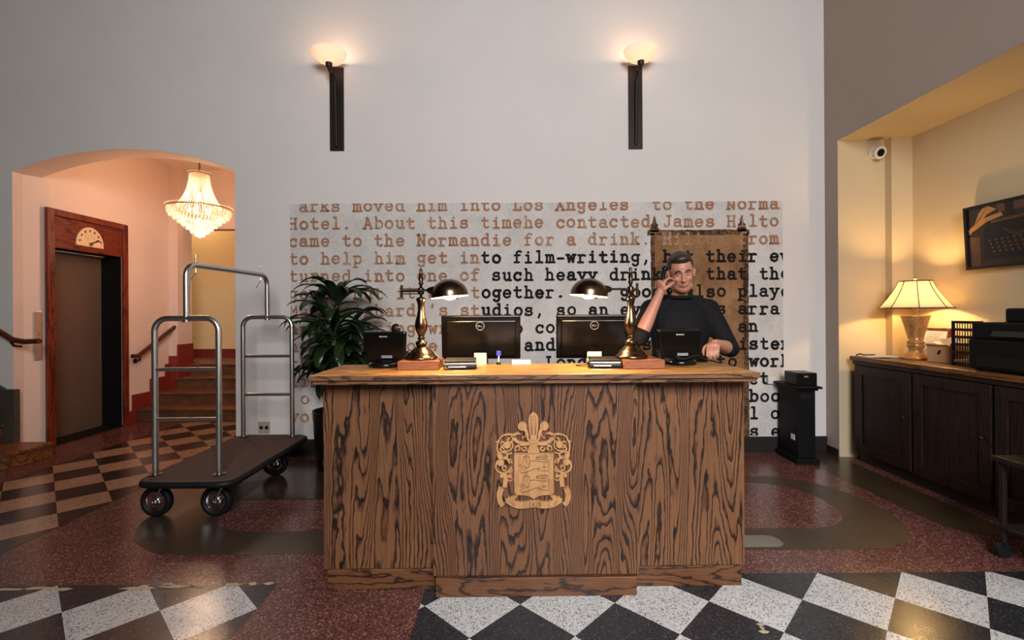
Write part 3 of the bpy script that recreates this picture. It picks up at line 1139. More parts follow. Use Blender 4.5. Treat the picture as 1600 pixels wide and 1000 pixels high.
# ================================================================== CHANDELIER
CX, CY = -3.64, 5.55
ch = thing('chandelier', 'bell-shaped crystal bead chandelier glowing in the hall beyond the arch', 'chandelier', (CX, CY, 2.315))
ch.scale = (1.065, 1.065, 1.065)
mb = MB()
for k in range(26):
    z = 0.70 + k * 0.021
    if z > 1.07:
        break
    a = 0 if k % 2 else PI / 2
    mb.tube([(0.010 * math.cos(t) * math.cos(a), 0.010 * math.cos(t) * math.sin(a), z + 0.015 * math.sin(t)) for t in [2 * PI * q_ / 8 for q_ in range(8)]], 0.003, 5, closed=True)
mb.build('chain', M['brass_dark'], ch)
mb = MB()
mb.lathe([(0.0, 1.053), (0.05, 1.058), (0.06, 1.083), (0.0, 1.084)])
mb.build('ceiling_rose', M['gold'], ch)
mb = MB()
mb.tube([(0.105 * math.cos(t), 0.105 * math.sin(t), 0.675) for t in [2 * PI * k / 32 for k in range(32)]], 0.007, 6, closed=True)
mb.tube([(-0.105, 0, 0.675), (0, 0, 0.70), (0.105, 0, 0.675)], 0.004, 6)
mb.build('crown_ring', M['gold'], ch)
mb = MB()
mb.tube([(0.31 * math.cos(t), 0.31 * math.sin(t), 0.295) for t in [2 * PI * k / 48 for k in range(48)]], 0.008, 6, closed=True)
mb.build('rim_ring', M['gold'], ch)
mb = MB()
for s_ in range(44):
    t = 2 * PI * s_ / 44
    for k in range(27):
        u = k / 26
        r = 0.095 + 0.11 * u ** 2.2 + 0.012 * u
        z = 0.665 - 0.355 * u
        mb.octa((r * math.cos(t), r * math.sin(t), z), 0.0072 + 0.001 * u, 0.0076)
for k in range(40):
    t = 2 * PI * k / 40
    mb.octa((0.107 * math.cos(t), 0.107 * math.sin(t), 0.69), 0.009, 0.009)
o = mb.build('bead_strands', M['crystal'], ch)
mb = MB()
for tier in range(8):
    r = [0.300, 0.285, 0.245, 0.205, 0.165, 0.125, 0.085, 0.045][tier]
    z = 0.285 - tier * 0.034
    m = int(12 + r * 130)
    for k in range(m):
        t = 2 * PI * (k + 0.5 * (tier % 2)) / m
        mb.octa((r * math.cos(t), r * math.sin(t), z - 0.026), 0.012, 0.036)
for k in range(70):
    t = 2 * PI * k / 70
    mb.octa((0.315 * math.cos(t), 0.315 * math.sin(t), 0.312), 0.010, 0.010)
mb.build('prism_tiers', M['crystal'], ch)
mb = MB()
mb.ell((0, 0, -0.005), 0.022)
mb.build('ball_finial', M['crystal'], ch)
mb = MB()
for k in range(5):
    t = 2 * PI * k / 5
    mb.ell((0.10 * math.cos(t), 0.10 * math.sin(t), 0.28), (0.018, 0.018, 0.035), 10, 8)
    mb.build('bulb', M['bulb_c'], ch)
    mb = MB()
for z in (0.42, 0.14):
    mb = MB()
    mb.ell((0, 0, z), (0.02, 0.02, 0.05), 10, 8)
    mb.build('bulb', M['bulb_c'], ch)
point_light('chandelier_light', (0, 0, 0.36), 25, lin(255, 208, 168)[:3], 0.12, ch)
point_light('chandelier_light', (0, 0, -0.06), 20, lin(255, 208, 172)[:3], 0.10, ch)

# ================================================================== LUGGAGE CART
DR = math.radians(0.0)
cart = thing('luggage_cart', 'stainless steel luggage cart with brown carpeted deck parked before the arch', 'luggage cart', (-2.115, 3.62, 0), rz=0.0)
hy = 0.485   # half distance between hoops
SK = 0.015   # slight skew towards the wall
mb = MB()
def deck(z, grow=0.0):
    return [(x + 0.02, y, z) for x, y in rrect(-0.305 - grow, 0.305 + grow, -0.60 - grow, 0.56 + grow, 0.09 + grow, 6)]
mb.prism(deck(0.272), (0, 0, 0.038))
mb.build('platform', M['carpet'], cart, bevel=0.008)
mb = MB()
path = [(x, y, 0.283) for x, y, z in deck(0, 0.003)]
mb.tube(path, 0.022, 8, closed=True)
mb.build('bumper', M['rubber'], cart)
for sgn in (-1, 1):
    y = sgn * hy
    xo = -0.013 + sgn * 0.02
    mb = MB()
    mb.tube(fillet([(xo - 0.213, y, 0.31), (xo - 0.213, y, 1.352), (xo + 0.213, y, 1.352), (xo + 0.213, y, 0.31)], 0.085, 10), 0.019, 16)
    mb.build('hoop', M['steel'], cart)
    for z in (0.678, 1.012):
        mb = MB()
        mb.cyl((xo - 0.213, y, z), (xo + 0.213, y, z), 0.0135)
        mb.build('rung', M['steel'], cart)
    for sx_ in (-1, 1):
        mb = MB()
        mb.cyl((xo + sx_ * 0.213, y, 0.308), (xo + sx_ * 0.213, y, 0.316), 0.04)
        mb.build('flange', M['brass_dark'], cart)
mb = MB()
xa, xb = -0.013 - 0.02, -0.013 + 0.02
mb.tube(fillet([(xa, -hy, 1.325), (xa, -hy, 1.715), (xb, hy, 1.715), (xb, hy, 1.325)], 0.085, 10), 0.019, 16)
mb.build('top_bar', M['steel'], cart)
for yy, xx in ((-hy + 0.09, xa + 0.004), (hy - 0.10, xb - 0.004)):
    mb = MB()
    mb.tube(fillet([(xx, yy, 1.79), (xx, yy, 1.715), (xx, yy, 1.66), (xx - 0.005, yy - 0.06, 1.60)], 0.02, 5), 0.004, 6)
    mb.build('garment_hook', M['chrome'], cart)
for sx_, sy in ((-1, -1), (1, -1), (-1, 1), (1, 1)):
    cxw = -0.02 + sx_ * 0.205 - 0.075
    cyw = sy * 0.40
    stemx = cxw + 0.075
    c = MB()
    c.box2((stemx - 0.045, cyw - 0.045, 0.252), (stemx + 0.045, cyw + 0.045, 0.272))
    c.cyl((stemx, cyw, 0.225), (stemx, cyw, 0.255), 0.03)
    for s2 in (-1, 1):
        c.tube([(stemx + 0.01, cyw + s2 * 0.036, 0.232), (stemx - 0.02, cyw + s2 * 0.04, 0.2), (cxw, cyw + s2 * 0.04, 0.105)], 0.009, 8)
    c.box2((stemx - 0.03, cyw - 0.045, 0.222), (stemx + 0.03, cyw + 0.045, 0.234))
    cast = c.build('caster', M['chrome'], cart, bevel=0.002)
    RY = Matrix.Rotation(PI / 2, 3, 'X')
    w = MB()
    # tyre profile revolved about the Y axis
    prof = [(0.068, -0.020), (0.085, -0.027), (0.100, -0.022), (0.105, -0.010), (0.105, 0.010), (0.100, 0.022), (0.085, 0.027), (0.068, 0.020), (0.068, -0.020)]
    w.lathe(prof, (cxw, cyw, 0.105), 36, M=RY, closed_ends=False)
    w.build('tyre', M['rubber'], cast)
    w = MB()
    prof = [(0.0, -0.034), (0.014, -0.034), (0.018, -0.022), (0.030, -0.012), (0.050, -0.008), (0.062, -0.016), (0.069, -0.020), (0.069, 0.020), (0.05, 0.008), (0.02, 0.02), (0.0, 0.03)]
    w.lathe([(r, -z) for r, z in prof], (cxw, cyw, 0.105), 32, M=RY, closed_ends=False)
    w.cyl((cxw, cyw - 0.05, 0.105), (cxw, cyw + 0.05, 0.105), 0.008)
    w.build('hub', M['chrome'], cast)
    if sx_ == 1 and sy == -1:
        w = MB()
        w.ell((stemx + 0.065, cyw - 0.12, 0.258), (0.022, 0.012, 0.010))
        w.build('brake_pedal', M['gold'], cast)

# ================================================================== RECEPTION DESK
DROT = math.radians(0.5)
desk = thing('reception_desk', 'oak reception desk with stepped front and a carved crest', 'reception desk', (0.12, 2.29, 0), rz=DROT)
TOP = 1.083
DX0, DX1 = -0.945 - 0.12, 1.195 - 0.12
cx0, cx1 = -0.375 - 0.12, 0.625 - 0.12
mb = MB()
mb.box2((cx0, 0, 0.095), (cx1, 0.12, 1.032))
mb.build('centre_panel', M['oak'], desk, bevel=0.003)
mb = MB()
mb.box2((cx0 + 0.012, -0.016, 0.0), (cx1 - 0.012, 0.10, 0.092))
mb.build('plinth', M['oak_h'], desk, bevel=0.004)
for a, b in ((DX0 + 0.015, cx0), (cx1, DX1 - 0.015)):
    mb = MB()
    mb.box2((a, 0.065, 0.10), (b, 0.10, 1.036))
    mb.build('front_panel', M['oak2'], desk, bevel=0.003)
    mb = MB()
    mb.box2((a + (0.02 if a < 0 else 0.004), 0.058, 0.0), (b - (0.02 if a > 0 else 0.0), 0.10, 0.10))
    mb.build('plinth', M['oak_h'], desk, bevel=0.004)
for x in (DX0 + 0.015, DX1 - 0.045):
    mb = MB()
    mb.box2((x, 0.10, 0.0), (x + 0.03, 0.62, 1.036))
    mb.build('side_panel', M['oak2'], desk, bevel=0.003)
mb = MB()
mb.box2((DX0, -0.065, TOP - 0.026), (DX1, 0.415, TOP))
mb.build('countertop', M['oak_top'], desk, bevel=0.004)
mb = MB()
mb.box2((DX0 + 0.004, -0.068, TOP - 0.025), (DX1 - 0.004, -0.064, TOP - 0.002))
mb.box2((DX0 + 0.012, -0.052, TOP - 0.046), (DX1 - 0.012, 0.40, TOP - 0.026))
mb.build('edge_moulding', M['oak_edge'], desk, bevel=0.003)
mb = MB()
mb.box2((cx0 - 0.01, -0.012, 1.026), (cx1 + 0.008, 0.05, 1.037))
mb.build('cap_strip', M['oak_edge'], desk, bevel=0.002)
mb = MB()
mb.box2((DX0 + 0.045, 0.415, 0.72), (0.66, 1.12, 0.75))
mb.box2((0.66, 0.415, 0.72), (DX1 - 0.045, 0.60, 0.75))
mb.box2((DX0 + 0.045, 0.40, 0.5), (DX1 - 0.045, 0.415, 1.036))
mb.build('work_surface', M['oak_top'], desk, bevel=0.003)
for x in (DX0 + 0.05, 0.62):
    mb = MB()
    mb.box2((x, 1.06, 0), (x + 0.035, 1.10, 0.72))
    mb.build('leg', M['oak2'], desk, bevel=0.003)

# ---- carved crest on the centre panel: coordinates in units traced over the emblem, origin at its middle
CR_C = P(833, 719, 2.29) - Vector((0.12, 2.29, 0))
KU = 1.0 / 5 / 321
def cu(u, v):
    return (CR_C.x + (u - 470) * KU, CR_C.z - (v - 500) * KU)
crest = MB()
def flat(mb_, pts, y0_, y1_, mi=0):
    q = [cu(u, v) for u, v in pts]
    flat.k = (flat.k + 1) % 60
    y0_ -= 0.000015 * flat.k
    mb_.prism([(x, y0_, z) for x, z in q], (0, y1_ - y0_, 0), mi)
flat.k = 0
def strip(mb_, pts, w0, w1=None, y0_=-0.010, y1_=0.0, mi=0, n=None):
    """ribbon of varying width (in crest units), extruded"""
    pts = [Vector(p) for p in pts]
    L_ = len(pts)
    lft, rgt = [], []
    for i, p in enumerate(pts):
        t = (pts[min(i + 1, L_ - 1)] - pts[max(i - 1, 0)]).normalized()
        nn = Vector((-t.y, t.x))
        f = i / (L_ - 1)
        if callable(w0):
            w = w0(f)
        else:
            w = w0 + ((w1 if w1 is not None else w0) - w0) * f
        lft.append(p + nn * w / 2)
        rgt.append(p - nn * w / 2)
    for i in range(L_ - 1):
        q = [lft[i], lft[i + 1], rgt[i + 1], rgt[i]]
        flat(mb_, [(a.x, a.y) for a in q], y0_, y1_, mi)
def disc(mb_, u, v, r, y0_=-0.011, y1_=0.0, n=16):
    flat(mb_, [(u + r * math.cos(2 * PI * k / n), v + r * math.sin(2 * PI * k / n)) for k in range(n)], y0_, y1_)
def spl(pts, n=6):
    """Catmull-Rom through points"""
    pts = [Vector(p) for p in pts]
    out = []
    for i in range(len(pts) - 1):
        p0, p1, p2, p3 = pts[max(i - 1, 0)], pts[i], pts[i + 1], pts[min(i + 2, len(pts) - 1)]
        for k in range(n):
            t = k / n
            out.append(0.5 * ((2 * p1) + (p2 - p0) * t + (2 * p0 - 5 * p1 + 4 * p2 - p3) * t * t + (3 * p1 - p0 - 3 * p2 + p3) * t ** 3))
    out.append(pts[-1])
    return [(p.x, p.y) for p in out]
def spiral(u, v, r0, r1, a0, a1, n=18):
    return [(u + (r0 + (r1 - r0) * k / n) * math.cos(math.radians(a0 + (a1 - a0) * k / n)), v + (r0 + (r1 - r0) * k / n) * math.sin(math.radians(a0 + (a1 - a0) * k / n))) for k in range(n + 1)]
def mir(pts):
    return [(943 - u, v) for u, v in pts]

crest_root = MB()
flat(crest_root, [(318, 440), (630, 440), (630, 745), (615, 765), (540, 770), (505, 778), (472, 798), (440, 778), (405, 770), (335, 765), (318, 745)], -0.012, 0.0)
crest_o = crest_root.build('crest', M['crest'], desk, bevel=0.0012)
crest_o['label'] = 'light wood heraldic crest'
mb = MB()
flat(mb, spl([(448, 330), (440, 270), (434, 200), (440, 150), (472, 122), (506, 150), (512, 200), (504, 270), (498, 330)], 5), -0.014, 0)
flat(mb, [(444, 330), (500, 330), (506, 366), (438, 366)], -0.017, 0)
flat(mb, spl([(446, 366), (436, 400), (428, 436), (514, 436), (506, 400), (498, 366)], 3), -0.014, 0)
for fn in (lambda p: p, mir):
    strip(mb, fn(spl([(446, 350), (430, 330), (424, 290), (412, 262), (392, 236)], 6)), lambda f: 10 + 20 * f, y0_=-0.013)
    disc(mb, *fn([(386, 230)])[0], 35, -0.013)
    strip(mb, fn(spl([(398, 250), (412, 282), (402, 315), (380, 322)], 6)), 7, 5, -0.011)
    strip(mb, fn(spl([(448, 362), (400, 364), (350, 352), (318, 320)], 6)), 20, 26, -0.012)
    strip(mb, fn(spl([(320, 300), (345, 286), (372, 292)], 6)), 22, 8, -0.012)
    strip(mb, fn(spiral(352, 405, 26, 8, 120, 460)), 9, 12, -0.011)
    strip(mb, fn(spiral(404, 404, 24, 6, 200, -140)), 9, 12, -0.011)
    strip(mb, fn(spl([(440, 372), (400, 378), (360, 378), (330, 392)], 5)), 12, 9, -0.011)
mb.build('fleur_de_lis', M['crest'], crest_o)
for fn in (lambda p: p, mir):
    mb = MB()
    strip(mb, fn(spl([(322, 300), (270, 294), (222, 310), (196, 346), (176, 356)], 6)), 16, 6)
    strip(mb, fn(spl([(205, 336), (190, 380), (196, 430), (230, 440)], 6)), 12, 10)
    strip(mb, fn(spiral(285, 335, 30, 6, -60, 300)), 10, 14)
    disc(mb, *fn([(268, 376)])[0], 28)
    strip(mb, fn(spiral(232, 405, 26, 4, 30, 390)), 12, 14)
    strip(mb, fn(spiral(228, 362, 22, 6, 120, -200)), 9, 11)
    strip(mb, fn(spl([(300, 350), (310, 385), (290, 415), (256, 428)], 6)), 12, 8)
    strip(mb, fn(spl([(196, 440), (200, 470), (230, 480), (290, 490), (305, 520)], 6)), 12, 9)
    disc(mb, *fn([(212, 465)])[0], 20)
    disc(mb, *fn([(216, 512)])[0], 27)
    strip(mb, fn(spiral(250, 462, 30, 6, -120, 150)), 10, 12)
    strip(mb, fn(spl([(305, 440), (276, 446), (262, 470), (276, 500), (290, 520)], 6)), 9, 14)
    strip(mb, fn(spl([(190, 500), (178, 545), (196, 582), (235, 596), (280, 580), (300, 545)], 6)), 14, 12)
    strip(mb, fn(spiral(248, 552, 26, 6, 60, 400)), 10, 12)
    strip(mb, fn(spiral(286, 575, 22, 5, -90, 260)), 9, 11)
    strip(mb, fn(spl([(300, 600), (280, 612), (262, 640), (290, 656), (306, 640)], 6)), 10, 9)
    disc(mb, *fn([(290, 622)])[0], 14)
    mb.build('scrollwork', M['crest'], crest_o)
mb = MB()
for fn in (lambda p: p, mir):
    strip(mb, fn(spl([(212, 622), (250, 612), (252, 660), (246, 705)], 6)), 28, 36, -0.010)
    strip(mb, fn(spl([(222, 706), (204, 760), (214, 820), (235, 846)], 6)), 44, 36, -0.013)
    flat(mb, fn([(246, 800), (310, 770), (346, 768), (322, 806), (292, 836)]), -0.011, 0)
strip(mb, spl([(262, 796), (330, 836), (400, 842), (472, 832), (545, 842), (612, 836), (682, 796)], 6), 52, 52, -0.015)
mb.build('ribbon', M['crest'], crest_o)
mb = MB()
LION = [
    [(390, 500), (392, 470), (408, 464), (418, 450), (430, 464), (438, 470), (442, 500)],
    [(390, 500), (386, 520), (394, 538), (412, 556), (434, 548), (442, 520), (442, 500)],
    [(442, 502), (480, 497), (540, 508), (575, 505), (592, 516), (584, 545), (588, 580), (566, 580), (552, 572), (548, 580), (530, 576), (520, 562), (500, 560), (500, 572), (518, 574)],
    [(392, 536), (380, 548), (372, 524), (362, 528), (366, 546), (388, 562), (366, 574), (374, 592), (410, 590), (448, 576), (480, 562), (500, 558)],
    [(520, 562), (512, 552), (516, 542)],
    [(584, 512), (592, 494), (570, 487), (505, 488), (490, 480), (500, 474), (560, 474), (586, 470), (578, 460), (510, 462), (492, 474)],
    [(540, 548), (556, 542), (568, 548), (556, 556), (540, 550)],
    [(404, 490), (412, 486)], [(422, 490), (430, 486)], [(414, 504), (422, 504)], [(398, 470), (434, 470)],
]
for off in (0, 150):
    for pl in LION:
        strip(mb, [(u, v + off) for u, v in pl], 3.4, 3.4, -0.0128, -0.0118)
strip(mb, [(318, 444), (630, 444)], 2, 2, -0.0128, -0.0118)
for u in (322, 626):
    strip(mb, [(u, 444), (u, 745)], 2, 2, -0.0128, -0.0118)
for fn in (lambda p: p, mir):
    strip(mb, fn([(206, 708), (246, 712)]), 3, 3, -0.0138, -0.0125)
    strip(mb, fn([(206, 720), (244, 724)]), 2, 2, -0.0138, -0.0125)
    strip(mb, fn([(290, 812), (320, 846)]), 3, 3, -0.0158, -0.0145)
for v in (338, 358):
    strip(mb, [(442, v), (502, v)], 2.4, 2.4, -0.0178, -0.0165)
for k, top in ((0, 160), (1, 185), (2, 210), (3, 235)):
    strip(mb, spl([(455 + k * 4, 300), (452 + k * 4, top + 20), (473, top - 10), (494 - k * 4, top + 20), (491 - k * 4, 300)], 5), 1.8, 1.8, -0.0148, -0.0135)
for u in (456, 472, 488):
    strip(mb, [(u, 372), (u + (u - 472) * 0.6, 430)], 2, 2, -0.0148, -0.0135)
mb.build('etched_lines', M['etch'], crest_o)
DIG = {'1': [[(2, 12), (5, 15), (5, 0)], [(2, 0), (8, 0)]],
       '9': [arcp(5, 10, 4, 5, 0, 360, 12), [(9, 10), (8, 4), (3, 0)]],
       '2': [arcp(5, 11, 4, 4, 160, -40, 9), [(8.1, 8.6), (1, 0)], [(0.4, 0), (9, 0)]],
       '6': [arcp(5, 5, 4, 5, 0, 360, 12), [(1, 5), (2, 11), (7, 15)]]}
mb = MB()
for i, chx in enumerate('1926'):
    for st in DIG[chx]:
        strip(mb, [(432 + i * 25 + a * 2.0, 852 - b * 2.2) for a, b in st], 4.2, 4.2, -0.0162, -0.0148)
mb.build('lettering', M['etch'], crest_o)


def on_top(x, y):
    """photo pixel on the desk counter -> point"""
    ux, uy = unroll(x, y)
    d = (H - TOP) * F / (uy - 490)
    return Vector(((ux - 795) * d / F, d, TOP + 0.0005))


# ------------------------------------------------------------------ wooden blocks and pharmacy lamps
def block(x, label):
    t = MB()
    t.box2((-0.105, -0.10, 0), (0.105, 0.10, 0.046))
    o = t.build('wood_block', M['block'], bevel=0.003)
    o.location = (x, 2.50, TOP + 0.0005)
    o.rotation_euler = (0, 0, DROT)
    return tag(o, label, 'block', 'wooden blocks under the desk lamps')


block(-0.466, 'square brown wood block under the brass lamp whose arm points right')
block(0.690, 'square brown wood block under the brass lamp nearer the man')


def pharmacy_lamp(x, y, sgn, label, bracket):
    t = thing('desk_lamp', label, 'desk lamp', (x, y, TOP + 0.047), group='brass desk lamps')
    mb = MB()
    mb.lathe([(0.0, 0.0), (0.083, 0.0), (0.086, 0.008), (0.080, 0.018), (0.070, 0.022), (0.068, 0.032), (0.052, 0.045), (0.036, 0.062), (0.026, 0.070), (0.0, 0.072)], n=40)
    mb.build('base', M['brass'], t)
    mb = MB()
    mb.lathe([(0.0, 0.068), (0.024, 0.070), (0.030, 0.080), (0.030, 0.092), (0.020, 0.098), (0.015, 0.104), (0.021, 0.112), (0.015, 0.120), (0.020, 0.135), (0.030, 0.155), (0.034, 0.178), (0.032, 0.200), (0.024, 0.228), (0.018, 0.255),
              (0.017, 0.285), (0.020, 0.300), (0.027, 0.320), (0.024, 0.325), (0.014, 0.33), (0.0, 0.33)], n=32)
    mb.build('column', M['brass'], t)
    mb = MB()
    mb.lathe([(0.008, 0.325), (0.008, 0.395), (0.013, 0.40), (0.013, 0.408), (0.009, 0.412), (0.013, 0.43), (0.009, 0.452), (0.011, 0.456), (0.006, 0.462), (0.010, 0.472), (0.006, 0.480), (0.0, 0.484)], n=16)
    mb.lathe([(0.016, 0.345), (0.017, 0.35), (0.017, 0.375), (0.014, 0.38)], n=16)
    mb.build('stem', M['brass_dark'], t)
    mb = MB()
    zz = 0.362
    if bracket:
        for dz in (-0.014, 0.0, 0.012):
            mb.cyl((0, 0, zz + dz), (-sgn * 0.098, -0.01, zz + dz), 0.0035 if dz else 0.006, n=8)
        mb.cyl((-sgn * 0.10, -0.01, zz - 0.034), (-sgn * 0.10, -0.01, zz + 0.032), 0.007, n=10)
        mb.cyl((-sgn * 0.100, -0.022, zz), (sgn * 0.045, -0.022, zz + 0.004), 0.006, n=10)
    else:
        mb.cyl((-sgn * 0.035, 0.0, zz - 0.034), (-sgn * 0.035, 0.0, zz + 0.036), 0.007, n=10)
        mb.cyl((-sgn * 0.035, 0.0, zz), (sgn * 0.05, -0.005, zz + 0.002), 0.007, n=10)
    sx_ = sgn * (0.155 if bracket else 0.225)
    mb.cyl((sgn * 0.03, -0.012, zz + 0.004), (sx_ - sgn * 0.11, -0.02, zz + 0.004), 0.006, n=10)
    mb.build('arm', M['brass_dark'], t)
    mb = MB()
    # socket cone
    mb.tube([(sx_ - sgn * 0.118, -0.02, zz + 0.002), (sx_ - sgn * 0.10, -0.02, zz + 0.003), (sx_ - sgn * 0.075, -0.02, zz + 0.003), (sx_ - sgn * 0.045, -0.02, zz + 0.010)], 0.02, 16, radii=[0.012, 0.019, 0.023, 0.032])
    mb.tube([(sx_ - sgn * 0.075, -0.03, zz - 0.015), (sx_ - sgn * 0.078, -0.032, zz - 0.04)], 0.004, 6)
    mb.build('socket', M['brass_dark'], t)
    # dome shade, tilted a little
    Rm = Matrix.Rotation(-sgn * math.radians(5), 3, 'Y')
    mb = MB()
    k = 14
    outp = [(0.098 * math.cos(PI / 2 * i / k), 0.088 * math.sin(PI / 2 * i / k)) for i in range(k + 1)]
    outp = [(0.101, -0.006)] + outp
    mb.lathe(outp, (sx_, -0.02, zz - 0.026), 40, M=Rm, closed_ends=False)
    inn = [(0.096 * math.cos(PI / 2 * i / k), 0.085 * math.sin(PI / 2 * i / k)) for i in range(k + 1)]
    mb2 = [(0.099, -0.006)] + inn
    mb.lathe([(r, z) for r, z in mb2], (sx_, -0.02, zz - 0.0262), 40, mi=1, M=Rm, closed_ends=False)
    mb.build('shade', [M['brass'], M['shade_in']], t)
    mb = MB()
    mb.ell((sx_, -0.02, zz - 0.018), (0.042, 0.042, 0.030))
    mb.build('bulb', M['bulb_desk'], t)
    return t


pharmacy_lamp(-0.466, 2.50, 1, 'antique brass desk lamp with dome shade, double swing bracket left of its stem', True)
pharmacy_lamp(0.648, 2.50, -1, 'antique brass desk lamp with dome shade, standing beside the man', False)

# ------------------------------------------------------------------ monitors
def ring_text(mb_, txt, x, z, s, y):
    GL = {'D': [[(0, 0), (0, 10), (4, 10), (7, 7), (7, 3), (4, 0), (0, 0)]], 'E': [[(6, 0), (0, 0), (0, 10), (6, 10)], [(0, 5), (5, 5)]], 'L': [[(0, 10), (0, 0), (6, 0)]]}
    w = len(txt) * 9 - 2
    for i, c_ in enumerate(txt):
        for st in GL[c_]:
            pts = [(x + (i * 9 + a - w / 2) * s, y, z + (b - 5) * s) for a, b in st]
            for a, b in zip(pts, pts[1:]):
                mb_.cyl(a, b, 1.1 * s, n=6)


def monitor(x, w, label, rz):
    t = thing('computer_monitor', label, 'monitor', (x, 3.08, 0.7505), rz=rz, group='flat monitors on the desk')
    h0, h1 = 0.325, 0.612
    TL, TLo = (math.radians(6), 0, 0), (0, 0.05, 0)
    mb = MB()
    mb.box2((-w / 2, -0.012, h0), (w / 2, 0.02, h1))
    mb.prism([(-w / 2 + 0.03, -0.012, h0 + 0.02), (w / 2 - 0.03, -0.012, h0 + 0.02), (w / 2 - 0.03, -0.012, h1 - 0.03), (-w / 2 + 0.03, -0.012, h1 - 0.03)], (0, -0.016, 0))
    mb.build('casing', M['black_gloss'], t, bevel=0.010, rot=TL, loc=TLo, segs=3)
    mb = MB()
    mb.box2((-w / 2 + 0.02, -0.0135, h1 - 0.024), (w / 2 - 0.02, -0.011, h1 - 0.0215))
    mb.build('seam', M['brass_dark'], t, rot=TL, loc=TLo)
    mb = MB()
    mb.box2((-w / 2 + 0.015, 0.0195, h0 + 0.02), (w / 2 - 0.015, 0.021, h1 - 0.015))
    mb.build('screen', M['black_matte'], t, rot=TL, loc=TLo)
    lx = -0.005
    lz = h1 - 0.066
    mb = MB()
    mb.tube([(lx + 0.026 * math.cos(a), -0.0295, lz + 0.026 * math.sin(a)) for a in [2 * PI * k / 36 for k in range(36)]], 0.0026, 6, closed=True)
    ring_text(mb, 'DELL', lx, lz, 0.00098, -0.0295)
    mb.build('logo', M['silver'], t, rot=TL, loc=TLo)
    mb = MB()
    mb.box2((-0.045, -0.03, 0.06), (0.045, -0.008, 0.36))
    mb.box2((-0.035, -0.055, 0.0), (0.035, -0.03, 0.34))
    mb.lathe([(0.0, 0.0), (0.10, 0.0), (0.10, 0.012), (0.0, 0.016)], (0, -0.02, 0), 28)
    mb.build('stand', M['black_gloss'], t, bevel=0.003)
    return t


monitor(-0.182, 0.515, 'black flat monitor seen from behind, next to the lamp with the double bracket', math.radians(1.5))
monitor(0.560, 0.500, 'black flat monitor seen from behind, next to the man', math.radians(-1.5))

# ------------------------------------------------------------------ desk phones
def desk_phone(loc, rz, label, handset, scale=1.0):
    t = thing('desk_phone', label, 'telephone', loc, rz=rz, group='black desk phones')
    # seen from behind: a raised screen panel over a wide foot, wedge body towards the clerk
    mb = MB()
    a = math.radians(14)
    pts = [(-0.105, 0.02), (0.105, 0.02), (0.118, 0.19), (-0.128, 0.19)]
    pr = []
    for x, z in pts:
        pr.append((x * scale, -z * 0.10, z * scale))
    mb.prism(pr, (0, 0.035, 0.006))
    mb.build('body', M['black_gloss'], t, bevel=0.008)
    mb = MB()
    mb.lathe([(0.0, 0.0), (0.088, 0.0), (0.095, 0.010), (0.085, 0.028), (0.05, 0.036), (0.0, 0.036)], (0, 0.005, 0), 32)
    mb.build('foot', M['black_gloss'], t)
    mb = MB()
    mb.prism([(-0.10, 0.04, 0.03), (0.10, 0.04, 0.03), (0.10, 0.10, 0.06), (-0.10, 0.10, 0.06)], (0, 0, 0.02))
    mb.build('keypad', M['black'], t, bevel=0.003)
    mb = MB()
    mb.box((-0.005, -0.0215, 0.165 * scale), (0.045, 0.003, 0.007))
    mb.ell((-0.022, -0.0215, 0.165 * scale), (0.006, 0.002, 0.005))
    mb.build('logo', M['silver'], t)
    mb = MB()
    mb.box((0.012, -0.014, 0.055), (0.06, 0.006, 0.015))
    mb.build('socket_plate', M['silver'], t, bevel=0.001)
    if handset:
        mb = MB()
        mb.tube(fillet([(0.072, 0.045, 0.06), (0.070, 0.01, 0.13), (0.062, 0.0, 0.20)], 0.05, 5), 0.02, 12)
        mb.ell((0.060, -0.002, 0.208), (0.027, 0.022, 0.028))
        mb.ell((0.072, 0.045, 0.06), (0.027, 0.024, 0.026))
        mb.build('handset', M['black'], t)
    return t


p = on_top(598, 575)
desk_phone(Vector((p.x, p.y + 0.06, p.z)), math.radians(-6), 'black desk phone with its handset on the hook, beside the plant', True)
p = on_top(1068, 571)
ph2 = desk_phone(Vector((p.x, p.y + 0.06, p.z)), math.radians(4), 'black desk phone off the hook, in front of the man', False)
mb = MB()
pa = [Vector((-0.06, -0.085, 0.05)), Vector((-0.02, -0.10, 0.035)), Vector((0.06, -0.09, 0.06)), Vector((0.12, -0.05, 0.03)), Vector((0.22, -0.02, 0.008)), Vector((0.26, 0.02, 0.006))]
mb.tube(spl3 if False else [v for v in fillet(pa, 0.06, 5)], 0.004, 6)
mb.build('cord', M['rubber'], ph2)

# ------------------------------------------------------------------ black card terminals on the counter
def terminal(x, y, rz, label):
    t = thing('card_terminal', label, 'card terminal', (x, y, TOP + 0.0005), rz=rz, group='card terminals on the counter')
    mb = MB()
    mb.box2((-0.085, -0.05, 0.004), (0.085, 0.07, 0.024))
    mb.build('base', M['black'], t, bevel=0.006)
    mb = MB()
    mb.box2((-0.078, -0.046, 0.024), (0.080, 0.066, 0.034))
    mb.build('slot', M['silver'], t, bevel=0.003)
    mb = MB()
    mb.prism([(-0.080, -0.046, 0.034), (0.082, -0.046, 0.034), (0.082, 0.068, 0.044), (-0.080, 0.068, 0.044)], (0, 0, 0.010))
    mb.build('lid', M['black_matte'], t, bevel=0.004)
    mb = MB()
    mb.box2((-0.06, -0.052, 0.012), (0.03, -0.049, 0.018))
    mb.build('trim_strip', M['chrome'], t)
    for sx_ in (-0.06, 0.06):
        mb = MB()
        mb.cyl((sx_, 0.03, 0), (sx_, 0.03, 0.006), 0.01, n=10)
        mb.build('foot', M['rubber'], t)
    return t


